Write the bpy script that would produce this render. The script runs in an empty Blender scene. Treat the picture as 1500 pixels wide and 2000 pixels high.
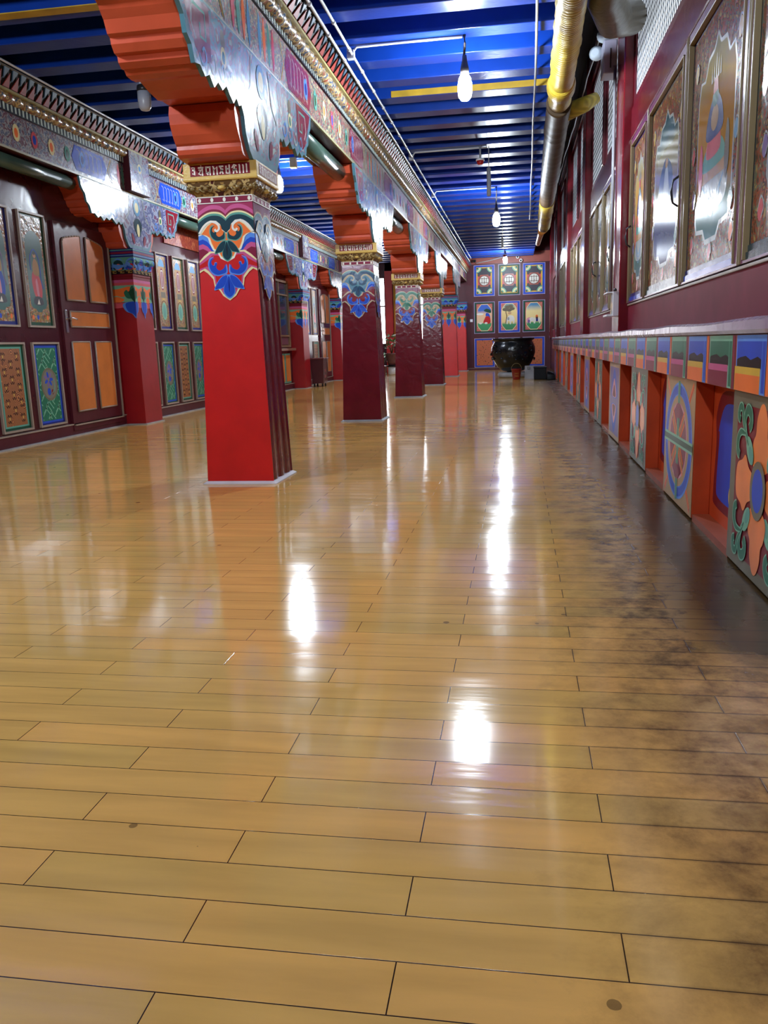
import bpy, bmesh, math, random
from mathutils import Vector, Matrix
random.seed(7)
SC = bpy.context.scene
COL = SC.collection
# ------------------------------------------------------------------ camera
yaw, pitch, roll, fpx, CH = -0.16555, -0.19982, -0.03241, 1608.15, 0.8
cy, sy, cp, sp = math.cos(yaw), math.sin(yaw), math.cos(pitch), math.sin(pitch)
fw = Vector((sy*cp, cy*cp, sp)); r0 = Vector((cy, -sy, 0)); u0 = r0.cross(fw)
rt = r0*math.cos(roll)+u0*math.sin(roll); up = -r0*math.sin(roll)+u0*math.cos(roll)
cam = bpy.data.objects.new('camera', bpy.data.cameras.new('camera')); COL.objects.link(cam)
cam.data.sensor_fit = 'VERTICAL'; cam.data.sensor_height = 36; cam.data.lens = fpx*36/2000
cam.data.clip_start = 0.02
M = Matrix((rt, up, -fw)).transposed().to_4x4(); M.translation = Vector((0, 0, CH))
cam.matrix_world = M
SC.camera = cam
# ------------------------------------------------------------------ world, exposure
SC.view_settings.view_transform = 'Standard'; SC.view_settings.look = 'None'
SC.view_settings.gamma = 1; SC.view_settings.use_curve_mapping = False
SC.view_settings.exposure = 1.1
W = bpy.data.worlds.new('daylight'); SC.world = W; W.use_nodes = True
W.node_tree.nodes['Background'].inputs[0].default_value = (0.93, 0.95, 1.0, 1)
W.node_tree.nodes['Background'].inputs[1].default_value = 9.0
LAMP_E = 400.0          # emission of a lit bulb
LAMP_C = (0.80, 0.90, 1.0)
# lit lamps: x, y ; unlit: x, y
LIT_R = [0.967, 6.9, 13.31, 22.43]  # first bulb is out of view, moved forward to brighten the foreground floor
LIT_L = [3.11, 10.63, 17.07]
try:
    SC.cycles.use_denoising = True
    SC.cycles.max_bounces = 6; SC.cycles.diffuse_bounces = 3; SC.cycles.glossy_bounces = 4
    SC.cycles.sample_clamp_indirect = 6.0; SC.cycles.sample_clamp_direct = 0
    SC.cycles.caustics_reflective = False; SC.cycles.caustics_refractive = False
except Exception:
    pass

# ------------------------------------------------------------------ materials
def lin(c):
    return tuple(((x/255)/12.92 if x/255 <= .04045 else ((x/255+.055)/1.055)**2.4) for x in c)+(1,)
MATS = {}
def node_mat(name):
    m = bpy.data.materials.new(name); m.use_nodes = True
    nt = m.node_tree; b = nt.nodes['Principled BSDF']
    return m, nt, b
def coords(nt, scale=(1, 1, 1), kind='Object', rot=(0, 0, 0)):
    tc = nt.nodes.new('ShaderNodeTexCoord'); mp = nt.nodes.new('ShaderNodeMapping')
    mp.inputs['Scale'].default_value = scale; mp.inputs['Rotation'].default_value = rot
    nt.links.new(tc.outputs[kind], mp.inputs[0]); return mp.outputs[0]
def noise(nt, vec, scale, detail=3, dist=0, rough=.5):
    n = nt.nodes.new('ShaderNodeTexNoise'); n.inputs['Scale'].default_value = scale
    n.inputs['Detail'].default_value = detail; n.inputs['Distortion'].default_value = dist
    n.inputs['Roughness'].default_value = rough
    if vec is not None: nt.links.new(vec, n.inputs['Vector'])
    return n
def ramp(nt, fac, stops, interp='LINEAR'):
    r = nt.nodes.new('ShaderNodeValToRGB'); cr = r.color_ramp; cr.interpolation = interp
    while len(cr.elements) < len(stops): cr.elements.new(.5)
    for e, (p, c) in zip(cr.elements, stops):
        e.position = p; e.color = c if len(c) == 4 else lin(c)
    nt.links.new(fac, r.inputs[0]); return r.outputs[0]
def bump(nt, b, h, strength, dist=.01):
    n = nt.nodes.new('ShaderNodeBump'); n.inputs['Strength'].default_value = strength
    n.inputs['Distance'].default_value = dist
    nt.links.new(h, n.inputs['Height']); nt.links.new(n.outputs[0], b.inputs['Normal'])
def mixc(nt, fac, a, b_, mode='MIX'):
    m = nt.nodes.new('ShaderNodeMix'); m.data_type = 'RGBA'; m.blend_type = mode
    for s, v in ((0, fac), (6, a), (7, b_)):
        if hasattr(v, 'links'): nt.links.new(v, m.inputs[s])
        else: m.inputs[s].default_value = v
    return m.outputs[2]
def mathn(nt, op, a, b_=None, c=None):
    m = nt.nodes.new('ShaderNodeMath'); m.operation = op
    for i, v in enumerate((a, b_, c)):
        if v is None: continue
        if hasattr(v, 'links'): nt.links.new(v, m.inputs[i])
        else: m.inputs[i].default_value = v
    return m.outputs[0]

def paint(name, c, rough=.4, var=.12, wav=0.0, wscale=9, spec=.5, metal=0, coat=0, scl=(1, 1, 1)):
    """painted wood / plaster: slight colour variation, optional wavy varnish"""
    if name in MATS: return MATS[name]
    m, nt, b = node_mat(name)
    v = coords(nt, scl)
    n = noise(nt, v, 5, 4)
    base = lin(c)
    dk = tuple(x*(1-var) for x in base[:3])+(1,); lt = tuple(min(1, x*(1+var)) for x in base[:3])+(1,)
    nt.links.new(ramp(nt, n.outputs[0], [(.3, dk), (.7, lt)]), b.inputs['Base Color'])
    b.inputs['Roughness'].default_value = rough; b.inputs['Metallic'].default_value = metal
    b.inputs['Specular IOR Level'].default_value = spec
    if coat:
        b.inputs['Coat Weight'].default_value = coat; b.inputs['Coat Roughness'].default_value = .12
    if wav:
        n2 = noise(nt, v, wscale, 2, .6)
        bump(nt, b, n2.outputs[0], wav, .02)
    MATS[name] = m; return m
def busy(name, cols, scale=30, rough=.3, wav=.35, stretch=(1, 1, 1), metal=0, dist=2.5, spec=.4):
    """dense painted ornament: several colours in interlocking curls"""
    if name in MATS: return MATS[name]
    m, nt, b = node_mat(name)
    v = coords(nt, stretch)
    n = noise(nt, v, scale*.35, 2, dist)
    vo = nt.nodes.new('ShaderNodeTexVoronoi'); vo.inputs['Scale'].default_value = scale
    nt.links.new(v, vo.inputs['Vector'])
    f = mathn(nt, 'ADD', mathn(nt, 'MULTIPLY', n.outputs[0], .75), mathn(nt, 'MULTIPLY', vo.outputs['Distance'], .35))
    N = len(cols); st = [(.22+.56*i/N, c) for i, c in enumerate(cols)]
    nt.links.new(ramp(nt, f, st, 'CONSTANT'), b.inputs['Base Color'])
    b.inputs['Roughness'].default_value = rough; b.inputs['Metallic'].default_value = metal; b.inputs['Specular IOR Level'].default_value = spec
    if wav:
        n2 = noise(nt, v, scale*.6, 2, .5); bump(nt, b, n2.outputs[0], wav, .02)
    MATS[name] = m; return m
def vgrad(name, stops, z0, z1, rough=.3, wav=0, nz=.08, spec=.5):
    """painted sky / field whose painted colour runs from bottom z0 to top z1 in object space"""
    if name in MATS: return MATS[name]
    m, nt, b = node_mat(name)
    v = coords(nt); s = nt.nodes.new('ShaderNodeSeparateXYZ'); nt.links.new(v, s.inputs[0])
    n = noise(nt, v, 7, 3)
    t = mathn(nt, 'DIVIDE', mathn(nt, 'SUBTRACT', s.outputs[2], z0), z1-z0)
    t = mathn(nt, 'ADD', t, mathn(nt, 'MULTIPLY', mathn(nt, 'SUBTRACT', n.outputs[0], .5), nz))
    nt.links.new(ramp(nt, t, stops), b.inputs['Base Color'])
    b.inputs['Roughness'].default_value = rough; b.inputs['Specular IOR Level'].default_value = spec
    if wav:
        n2 = noise(nt, v, 6, 2, .5); bump(nt, b, n2.outputs[0], wav, .02)
    MATS[name] = m; return m

MAROON = (92, 24, 34)
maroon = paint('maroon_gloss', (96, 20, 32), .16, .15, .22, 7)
maroon_dull = paint('maroon_wood', (78, 26, 36), .36, .15, .06, 12, spec=.3)
maroon_wall = paint('maroon_wall_gloss', (70, 24, 34), .2, .15, .12, 4, spec=.45)
maroon_rail = paint('maroon_rail', (98, 24, 36), .18, .12, .12, 6)
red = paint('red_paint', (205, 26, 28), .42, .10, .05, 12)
red_b = paint('red_paint_bright', (214, 34, 34), .4, .08, .05, 12)
red_deep = paint('deep_red_paint', (146, 14, 22), .4, .1, .05, 12)
orange = paint('orange_bracket', (186, 74, 46), .38, .12, .12, 8)
orange_board = paint('orange_board', (196, 112, 48), .35, .12, .06, 10)
gold = paint('gold_trim', (205, 172, 92), .38, .15, .2, 30)
gold_dk = paint('aged_gold', (132, 108, 62), .3, .3, .3, 40)
beige_trim = paint('beige_trim', (150, 132, 118), .45, .1)
blue_joist = paint('blue_joist', (12, 50, 136), .28, .12, .08, 14)
blue_deck = paint('blue_deck', (8, 26, 74), .5, .2)
yellow_strip = paint('yellow_paint', (176, 142, 30), .5, .25)
white_plastic = paint('white_plastic', (225, 228, 235), .35, .03)
grey_plastic = paint('grey_plastic', (150, 152, 158), .4, .06)
dark_metal = paint('dark_metal', (40, 40, 44), .35, .2)
chrome = paint('chrome', (205, 205, 210), .2, .05, metal=1)
black = paint('black_paint', (7, 7, 9), .5, .1, spec=.25)
stone = paint('grey_stone', (150, 150, 152), .55, .2, .1, 20)
green_pole = paint('green_pole', (62, 84, 74), .26, .12, .08, 8)
lilac = paint('lilac_edge', (142, 118, 140), .22, .12, .25, 10)
plinth_white = paint('plinth_white', (215, 210, 212), .5, .1)

PAL = dict(cream=(232, 222, 168), white=(232, 230, 218), teal=(24, 58, 70), sea=(92, 156, 140), orange=(238, 118, 52),
           mag=(158, 48, 88), pink=(196, 88, 138), dmag=(130, 34, 62), lblue=(88, 142, 224), blue=(36, 76, 190),
           dblue=(24, 36, 120), maroon=(122, 26, 40), red=(196, 34, 36), green=(38, 110, 84), dgreen=(24, 72, 52),
           lgreen=(120, 180, 150), yellow=(216, 176, 66), black=(20, 18, 26), grey=(120, 116, 106), rose=(206, 84, 92),
           brown=(90, 56, 40), tan=(176, 136, 86), olive=(112, 104, 84), sky=(96, 150, 190), skin=(205, 160, 120),
           purple=(120, 96, 150), dgrey=(70, 70, 78), gold=(196, 160, 80), silver=(160, 166, 164), lpink=(220, 150, 170), steel=(92, 132, 158), plum=(118, 48, 80), navy=(28, 66, 100), teal2=(70, 130, 140), stonec=(186, 172, 144))
def pal(c, var=''):
    if not isinstance(c, str): return c
    if var == 'g': return paint('gloss_'+c, PAL[c], .2, .12, .12, 9, spec=.3)
    return paint('paint_'+c, PAL[c], .38, .08, spec=.22)

# floor -----------------------------------------------------------------
def floor_mat():
    m, nt, b = node_mat('varnished_planks')
    X0, w, Y0, h = -0.15945, 0.5965, 0.84703, 0.08963
    tc = nt.nodes.new('ShaderNodeTexCoord'); mp = nt.nodes.new('ShaderNodeMapping')
    mp.inputs['Location'].default_value = (-X0+w/2+40*w, -Y0+100*h, 0)
    nt.links.new(tc.outputs['Object'], mp.inputs[0])
    br = nt.nodes.new('ShaderNodeTexBrick'); nt.links.new(mp.outputs[0], br.inputs['Vector'])
    br.offset = .5; br.offset_frequency = 2; br.squash = 1
    br.inputs['Scale'].default_value = 1; br.inputs['Mortar Size'].default_value = .0011
    br.inputs['Mortar Smooth'].default_value = .3
    br.inputs['Brick Width'].default_value = w; br.inputs['Row Height'].default_value = h
    br.inputs['Color1'].default_value = lin((238, 182, 100)); br.inputs['Color2'].default_value = lin((222, 178, 98))
    br.inputs['Mortar'].default_value = lin((52, 36, 24))
    v = tc.outputs['Object']
    # grain and tone
    mg = nt.nodes.new('ShaderNodeMapping'); mg.inputs['Scale'].default_value = (1.2, 9, 1); nt.links.new(v, mg.inputs[0])
    g = noise(nt, mg.outputs[0], 2.2, 5, .3)
    tone = ramp(nt, g.outputs[0], [(.3, (.86, .84, .82, 1)), (.7, (1.06, 1.03, 1.0, 1))])
    col = mixc(nt, 1.0, br.outputs[0], tone, 'MULTIPLY')
    # grime along the low counter: worn varnish, brown and blotchy, plus painted dark shade
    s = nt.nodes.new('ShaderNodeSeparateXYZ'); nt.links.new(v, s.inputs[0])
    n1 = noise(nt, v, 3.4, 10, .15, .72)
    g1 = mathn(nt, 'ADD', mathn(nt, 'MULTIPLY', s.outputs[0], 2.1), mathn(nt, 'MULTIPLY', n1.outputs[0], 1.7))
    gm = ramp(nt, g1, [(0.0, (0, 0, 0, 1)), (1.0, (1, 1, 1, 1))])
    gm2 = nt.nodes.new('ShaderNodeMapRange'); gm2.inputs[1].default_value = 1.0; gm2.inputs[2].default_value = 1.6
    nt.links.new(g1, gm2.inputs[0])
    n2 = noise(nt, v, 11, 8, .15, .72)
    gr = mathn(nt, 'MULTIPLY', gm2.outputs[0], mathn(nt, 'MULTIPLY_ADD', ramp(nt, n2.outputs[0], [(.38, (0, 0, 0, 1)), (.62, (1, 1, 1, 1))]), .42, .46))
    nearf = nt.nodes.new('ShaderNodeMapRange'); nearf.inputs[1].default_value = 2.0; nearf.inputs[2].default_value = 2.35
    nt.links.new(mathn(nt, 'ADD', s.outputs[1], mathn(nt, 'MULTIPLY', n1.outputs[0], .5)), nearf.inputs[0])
    grime_shade = mixc(nt, nearf.outputs[0], lin((104, 74, 42)), lin((22, 14, 15)))
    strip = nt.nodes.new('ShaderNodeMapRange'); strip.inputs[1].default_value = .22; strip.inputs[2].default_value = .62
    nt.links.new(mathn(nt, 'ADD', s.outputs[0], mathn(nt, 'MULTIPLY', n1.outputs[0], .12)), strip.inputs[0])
    gr = mathn(nt, 'MAXIMUM', gr, mathn(nt, 'MULTIPLY', mathn(nt, 'MULTIPLY', strip.outputs[0], nearf.outputs[0]), .92))  # near-black strip paints the counter's shade and dark reflection over the grime
    col = mixc(nt, gr, col, grime_shade)
    br2 = nt.nodes.new('ShaderNodeTexBrick'); nt.links.new(mp.outputs[0], br2.inputs['Vector'])
    br2.offset = .5; br2.offset_frequency = 2; br2.inputs['Scale'].default_value = 1; br2.inputs['Mortar Size'].default_value = .007; br2.inputs['Mortar Smooth'].default_value = 1
    br2.inputs['Brick Width'].default_value = w; br2.inputs['Row Height'].default_value = h
    br2.inputs['Color1'].default_value = (0, 0, 0, 1); br2.inputs['Color2'].default_value = (1, 1, 1, 1); br2.inputs['Mortar'].default_value = (.5, .5, .5, 1)
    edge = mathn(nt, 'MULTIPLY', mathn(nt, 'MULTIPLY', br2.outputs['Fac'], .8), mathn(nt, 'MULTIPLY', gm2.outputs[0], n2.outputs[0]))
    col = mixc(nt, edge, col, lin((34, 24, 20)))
    # small dark spots
    vo = nt.nodes.new('ShaderNodeTexVoronoi'); vo.inputs['Scale'].default_value = 6.5; nt.links.new(v, vo.inputs['Vector'])
    sz = mathn(nt, 'MULTIPLY', vo.outputs['Color'], .17)
    spot = mathn(nt, 'LESS_THAN', vo.outputs['Distance'], mathn(nt, 'SUBTRACT', mathn(nt, 'ADD', sz, mathn(nt, 'MULTIPLY', gm2.outputs[0], .03)), .07))
    col = mixc(nt, mathn(nt, 'MULTIPLY', spot, .6), col, lin((60, 44, 34)))
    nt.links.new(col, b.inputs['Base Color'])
    rn = noise(nt, v, 4, 5, .4)
    rr = mathn(nt, 'MULTIPLY_ADD', rn.outputs[0], .10, .045)
    rr = mathn(nt, 'ADD', rr, mathn(nt, 'MULTIPLY', gr, .20))
    nt.links.new(rr, b.inputs['Roughness'])
    nt.links.new(mathn(nt, 'MULTIPLY_ADD', gr, -.5, .6), b.inputs['Specular IOR Level'])
    mw = nt.nodes.new('ShaderNodeMapping'); mw.inputs['Scale'].default_value = (2.0, 11, 1); nt.links.new(v, mw.inputs[0])
    wv = noise(nt, mw.outputs[0], 1.6, 3, .2)
    hh = mathn(nt, 'SUBTRACT', mathn(nt, 'MULTIPLY', wv.outputs[0], .12), mathn(nt, 'MULTIPLY', br.outputs['Fac'], .10))
    bump(nt, b, hh, .35, .012)
    # every plank lies at its own very slight tilt
    geo = nt.nodes.new('ShaderNodeNewGeometry'); cmb = nt.nodes.new('ShaderNodeCombineXYZ')
    tl = mathn(nt, 'MULTIPLY', mathn(nt, 'SUBTRACT', br2.outputs['Color'], .5), .014); nt.links.new(tl, cmb.inputs[1])
    va = nt.nodes.new('ShaderNodeVectorMath'); va.operation = 'ADD'; nt.links.new(geo.outputs['Normal'], va.inputs[0]); nt.links.new(cmb.outputs[0], va.inputs[1])
    vn = nt.nodes.new('ShaderNodeVectorMath'); vn.operation = 'NORMALIZE'; nt.links.new(va.outputs[0], vn.inputs[0])
    bn = [q for q in nt.nodes if q.type == 'BUMP'][0]; nt.links.new(vn.outputs[0], bn.inputs['Normal'])
    return m
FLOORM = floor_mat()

# ------------------------------------------------------------------ mesh builder
class MB:
    def __init__(s, o=(0, 0, 0)): s.v = []; s.f = []; s.m = []; s.mats = []; s.sm = []; s.o = Vector(o)
    def mi(s, mat):
        if mat not in s.mats: s.mats.append(mat)
        return s.mats.index(mat)
    def face(s, pts, mat, smooth=False):
        k = len(s.v); s.v += [Vector(p)-s.o for p in pts]; s.f.append(tuple(range(k, k+len(pts)))); s.m.append(s.mi(mat)); s.sm.append(smooth)
    def box(s, a, b, mat):
        x0, y0, z0 = [min(i, j) for i, j in zip(a, b)]; x1, y1, z1 = [max(i, j) for i, j in zip(a, b)]
        k = len(s.v); s.v += [Vector(p)-s.o for p in [(x0, y0, z0), (x1, y0, z0), (x1, y1, z0), (x0, y1, z0), (x0, y0, z1), (x1, y0, z1), (x1, y1, z1), (x0, y1, z1)]]
        for q in [(0, 3, 2, 1), (4, 5, 6, 7), (0, 1, 5, 4), (1, 2, 6, 5), (2, 3, 7, 6), (3, 0, 4, 7)]:
            s.f.append(tuple(k+i for i in q)); s.m.append(s.mi(mat)); s.sm.append(False)
    def loft(s, rings, mat, caps=True, smooth=False, closed=True):
        k = len(s.v); n = len(rings[0]); i = s.mi(mat)
        for r in rings: s.v += [Vector(p)-s.o for p in r]
        for a in range(len(rings)-1):
            for j in range(n if closed else n-1):
                j2 = (j+1) % n
                s.f.append((k+a*n+j, k+a*n+j2, k+(a+1)*n+j2, k+(a+1)*n+j)); s.m.append(i); s.sm.append(smooth)
        if caps and closed:
            s.f.append(tuple(k+j for j in reversed(range(n)))); s.m.append(i); s.sm.append(False)
            s.f.append(tuple(k+(len(rings)-1)*n+j for j in range(n))); s.m.append(i); s.sm.append(False)
    def prism(s, prof, fa, fb, mat, smooth=False):
        """prof: 2D points, fa/fb map 2D->3D for the two ends"""
        s.loft([[fa(*p) for p in prof], [fb(*p) for p in prof]], mat, True, smooth)
    def lathe(s, c, prof, mat, n=24, smooth=True, caps=True):
        s.loft([[(c[0]+r*math.cos(2*math.pi*j/n), c[1]+r*math.sin(2*math.pi*j/n), c[2]+z) for j in range(n)] for r, z in prof], mat, caps, smooth)
    def tube(s, path, r, mat, n=10, smooth=True):
        P = [Vector(p) for p in path]; rings = []
        R = r if isinstance(r, (list, tuple)) else [r]*len(P)
        up_ = Vector((0, 0, 1))
        for i, p in enumerate(P):
            d = (P[min(i+1, len(P)-1)]-P[max(i-1, 0)]).normalized()
            a = d.cross(up_)
            if a.length < 1e-3: a = d.cross(Vector((1, 0, 0)))
            a.normalize(); b_ = a.cross(d)
            rings.append([p+R[i]*(a*math.cos(2*math.pi*j/n)+b_*math.sin(2*math.pi*j/n)) for j in range(n)])
        s.loft(rings, mat, True, smooth)
    def build(s, name, parent=None, bev=0):
        me = bpy.data.meshes.new(name); me.from_pydata([tuple(v) for v in s.v], [], s.f)
        for m_ in s.mats: me.materials.append(m_)
        me.polygons.foreach_set('material_index', s.m); me.polygons.foreach_set('use_smooth', s.sm)
        bm = bmesh.new(); bm.from_mesh(me); bmesh.ops.recalc_face_normals(bm, faces=bm.faces[:]) if s.solid() else None
        bm.to_mesh(me); bm.free(); me.update()
        o = bpy.data.objects.new(name, me); COL.objects.link(o)
        if parent is not None: o.parent = parent
        else: o.location = s.o
        if bev:
            md = o.modifiers.new('bevel', 'BEVEL'); md.width = bev; md.segments = 2; md.limit_method = 'ANGLE'
        return o
    flat = False
    def solid(s): return not s.flat

def tag(o, label, cat, group=None, kind=None):
    o['label'] = label; o['category'] = cat
    if group: o['group'] = group
    if kind: o['kind'] = kind
    return o
def thing(name, loc, label, cat, group=None):
    o = bpy.data.objects.new(name, None); o.location = loc; o.empty_display_size = .1; COL.objects.link(o)
    return tag(o, label, cat, group)
def struct(o): o['kind'] = 'structure'; return o
def copy_tree(o, parent=None, loc=None):
    c = o.copy(); COL.objects.link(c)
    if parent is not None: c.parent = parent
    if loc is not None: c.location = loc
    for ch in o.children: copy_tree(ch, c)
    return c

# ------------------------------------------------------------------ painted shapes
def smooth_pts(P, closed=True, n=5):
    out = []; L = len(P)
    for i in range(L if closed else L-1):
        g = lambda k: P[k % L] if closed else P[max(0, min(L-1, k))]
        p0, p1, p2, p3 = g(i-1), g(i), g(i+1), g(i+2)
        for k in range(n):
            t = k/n
            out.append(tuple(.5*((2*p1[j])+(-p0[j]+p2[j])*t+(2*p0[j]-5*p1[j]+4*p2[j]-p3[j])*t*t+(-p0[j]+3*p1[j]-3*p2[j]+p3[j])*t**3) for j in (0, 1)))
    if not closed: out.append(P[-1])
    return out
def scaled(P, k, c=None, kv=None):
    c = c or (sum(p[0] for p in P)/len(P), sum(p[1] for p in P)/len(P)); kv = k if kv is None else kv
    return [(c[0]+(p[0]-c[0])*k, c[1]+(p[1]-c[1])*kv) for p in P]
def ell(cx, cz, a, b_, n=20, rot=0):
    o = []
    for i in range(n):
        t = 2*math.pi*i/n; x, z = a*math.cos(t), b_*math.sin(t)
        o.append((cx+x*math.cos(rot)-z*math.sin(rot), cz+x*math.sin(rot)+z*math.cos(rot)))
    return o
class Pic(MB):
    """flat painted shapes laid on a face. fn(u,v,h) -> 3D point, h = height above the surface"""
    flat = True
    def __init__(s, fn, o=(0, 0, 0), var='', step=.00012): super().__init__(o); s.fn = fn; s.var = var; s.L = 1; s.step = step; s.su = 1.0; s.cm = {}
    def poly(s, P, c, layer=None):
        if layer is None: s.L += 1; layer = s.L
        P = list(P); c = s.cm.get(c, c) if isinstance(c, str) else c
        a = sum(P[i][0]*P[(i+1) % len(P)][1]-P[(i+1) % len(P)][0]*P[i][1] for i in range(len(P)))
        if a < 0: P.reverse()
        s.face([s.fn(u, v, layer*s.step) for u, v in P], pal(c, s.var))
    def rect(s, u0, v0, u1, v1, c, layer=None): s.poly([(u0, v0), (u1, v0), (u1, v1), (u0, v1)], c, layer)
    def stroke(s, P, w, c, layer=None):
        if layer is None: s.L += 1; layer = s.L
        mt = pal(s.cm.get(c, c) if isinstance(c, str) else c, s.var)
        pl, pr = [], []
        for i, p in enumerate(P):
            a = P[max(i-1, 0)]; b_ = P[min(i+1, len(P)-1)]; d = ((b_[0]-a[0])*s.su, b_[1]-a[1]); l = math.hypot(*d) or 1
            wi = w[i] if isinstance(w, list) else w
            n_ = (-d[1]/l*wi/2/s.su, d[0]/l*wi/2); pl.append((p[0]+n_[0], p[1]+n_[1])); pr.append((p[0]-n_[0], p[1]-n_[1]))
        for i in range(len(P)-1):
            s.face([s.fn(*q, layer*s.step) for q in (pl[i], pl[i+1], pr[i+1], pr[i])], mt)
    def frame(s, u0, v0, u1, v1, w, c):
        s.L += 1; L = s.L
        wu = w/s.su
        for a in ((u0, v0, u1, v0+w), (u0, v1-w, u1, v1), (u0, v0+w, u0+wu, v1-w), (u1-wu, v0+w, u1, v1-w)): s.rect(*a, c, L)

# ================================================================== SETTING
YB, YE = -2.0, 24.6; XL, XR = -4.45, .9
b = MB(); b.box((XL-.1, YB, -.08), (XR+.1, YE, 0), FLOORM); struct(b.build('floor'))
# ceiling deck over the joists, and the higher dark ceiling over the strip by the right wall
b = MB(); b.box((XL-.1, YB, 3.27), (.42, YE, 3.33), blue_deck)
b.box((.42, YB, 4.15), (XR+.15, YE, 4.2), paint('dark_ceiling', (18, 22, 34), .6)); b.box((.40, YB, 3.27), (.44, YE, 4.2), paint('dark_ceiling', (18, 22, 34), .6))
struct(b.build('ceiling'))
b = MB(); b.box((XL-.12, YB, 0), (XL, YE+.1, 3.3), maroon_wall); struct(b.build('wall_left'))
b = MB(); b.box((XR, YB, 0), (XR+.12, YE+.1, 4.2), maroon_dull); struct(b.build('wall_right'))
b = MB(); b.box((XL-.1, YB-.1, 0), (XR+.1, YB, 4.2), maroon_dull); struct(b.build('wall_back'))
# end wall: right half panelled, left part with two bright openings
b = MB()
b.box((-2.72, YE, 0), (XR+.1, YE+.12, 4.2), maroon_dull)
b.box((-3.86, YE, 0), (-3.10, YE+.12, 4.2), maroon_dull)
b.box((-4.55, YE, 0), (-3.86, YE+.12, .85), maroon_dull); b.box((-3.10, YE, 0), (-2.72, YE+.12, .62), maroon_dull)
b.box((-4.55, YE, 2.75), (-2.72, YE+.12, 4.2), maroon_dull)
struct(b.build('wall_end'))
orange_wall = paint('terracotta_wall', (150, 70, 56), .45, .12)
b = MB(); b.box((-1.5, YE-.012, 2.98), (.9, YE, 3.27), orange_wall); struct(b.build('trim_1'))
b = MB(); b.box((-1.5, YE-.03, 0), (.75, YE, .045), maroon_dull); b.box((-1.5, YE-.034, .045), (.75, YE, .056), beige_trim); struct(b.build('baseboard_end'))
# windows in the left part of the end wall: frames with daylight behind
def end_window(n, x0, x1):
    f = MB(); w = .04
    for a in ((x0, .62, x0+w, 2.75), (x1-w, .62, x1, 2.75), (x0, .62, x1, .66), (x0, 2.71, x1, 2.75), (x0, 1.9, x1, 1.94)):
        f.box((a[0], YE+.02, a[1]), (a[2], YE+.07, a[3]), maroon_dull)
    o = struct(f.build('window_%d' % n))
    g, nt, bb = node_mat('clear_glass_%d' % n)
    bb.inputs['Transmission Weight'].default_value = 1; bb.inputs['Roughness'].default_value = 0; bb.inputs['IOR'].default_value = 1.02
    gm = MB(); gm.face([(x0+w, YE+.045, .66), (x1-w, YE+.045, .66), (x1-w, YE+.045, 2.71), (x0+w, YE+.045, 2.71)], g)
    gm.flat = True; gm.build('pane', o)
    return o
end_window(1, -4.55, -3.86); end_window(2, -3.10, -2.72)

# ceiling joists ------------------------------------------------------------
JZ = 3.10
ks = list(range(-13, 33))
proto_j = None; proto_y = None
for k in ks:
    y1 = 6.97+.5367*k
    if y1 > YE-.05: continue
    yel = k in (-2, 3, 6)
    if yel:
        b = MB((0, y1-.2, JZ)); b.box((XL, y1-.2, JZ), (.40, y1, 3.27), blue_joist)
        if k == 3:
            b.box((-1.2, y1-.208, JZ+.004), (.40, y1-.2, JZ+.06), yellow_strip)
        elif k == -2: b.box((-4.45, y1-.2, JZ-.006), (-1.9, y1-.1, JZ), yellow_strip)
        else: b.box((-4.45, y1-.207, JZ+.01), (-2.0, y1-.2, JZ+.05), yellow_strip)
        o = b.build('ceiling_joist')
        tag(o, {3: 'blue ceiling joist with a mustard yellow strip right behind the large lit bulb', -2: 'blue ceiling joist with a faint yellow underside at the near left of the ceiling',
                6: 'blue ceiling joist with a narrow yellow strip above the left aisle'}[k], 'ceiling joist', 'ceiling joists')
    else:
        if proto_j is None:
            b = MB((0, y1-.2, JZ)); b.box((XL, y1-.2, JZ), (.40, y1, 3.27), blue_joist)
            proto_j = b.build('ceiling_joist', bev=.006)
            c = proto_j
        else:
            c = proto_j.copy(); COL.objects.link(c); c.location = (0, y1-.2, JZ)
        OW = 'first second third fourth fifth sixth seventh eighth ninth tenth eleventh twelfth thirteenth fourteenth fifteenth sixteenth'.split()
        if k == 0: lab = 'blue ceiling joist holding the cord of the largest lit bulb'
        elif k < 0: lab = 'blue ceiling joist, %s nearer the camera than the largest lit bulb' % OW[-k-1]
        elif k <= 16: lab = 'blue ceiling joist, %s beyond the largest lit bulb' % OW[k-1]
        else: lab = 'blue ceiling joist, %s from the far wall' % OW[32-k]
        tag(c, lab, 'ceiling joist', 'ceiling joists')

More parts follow.
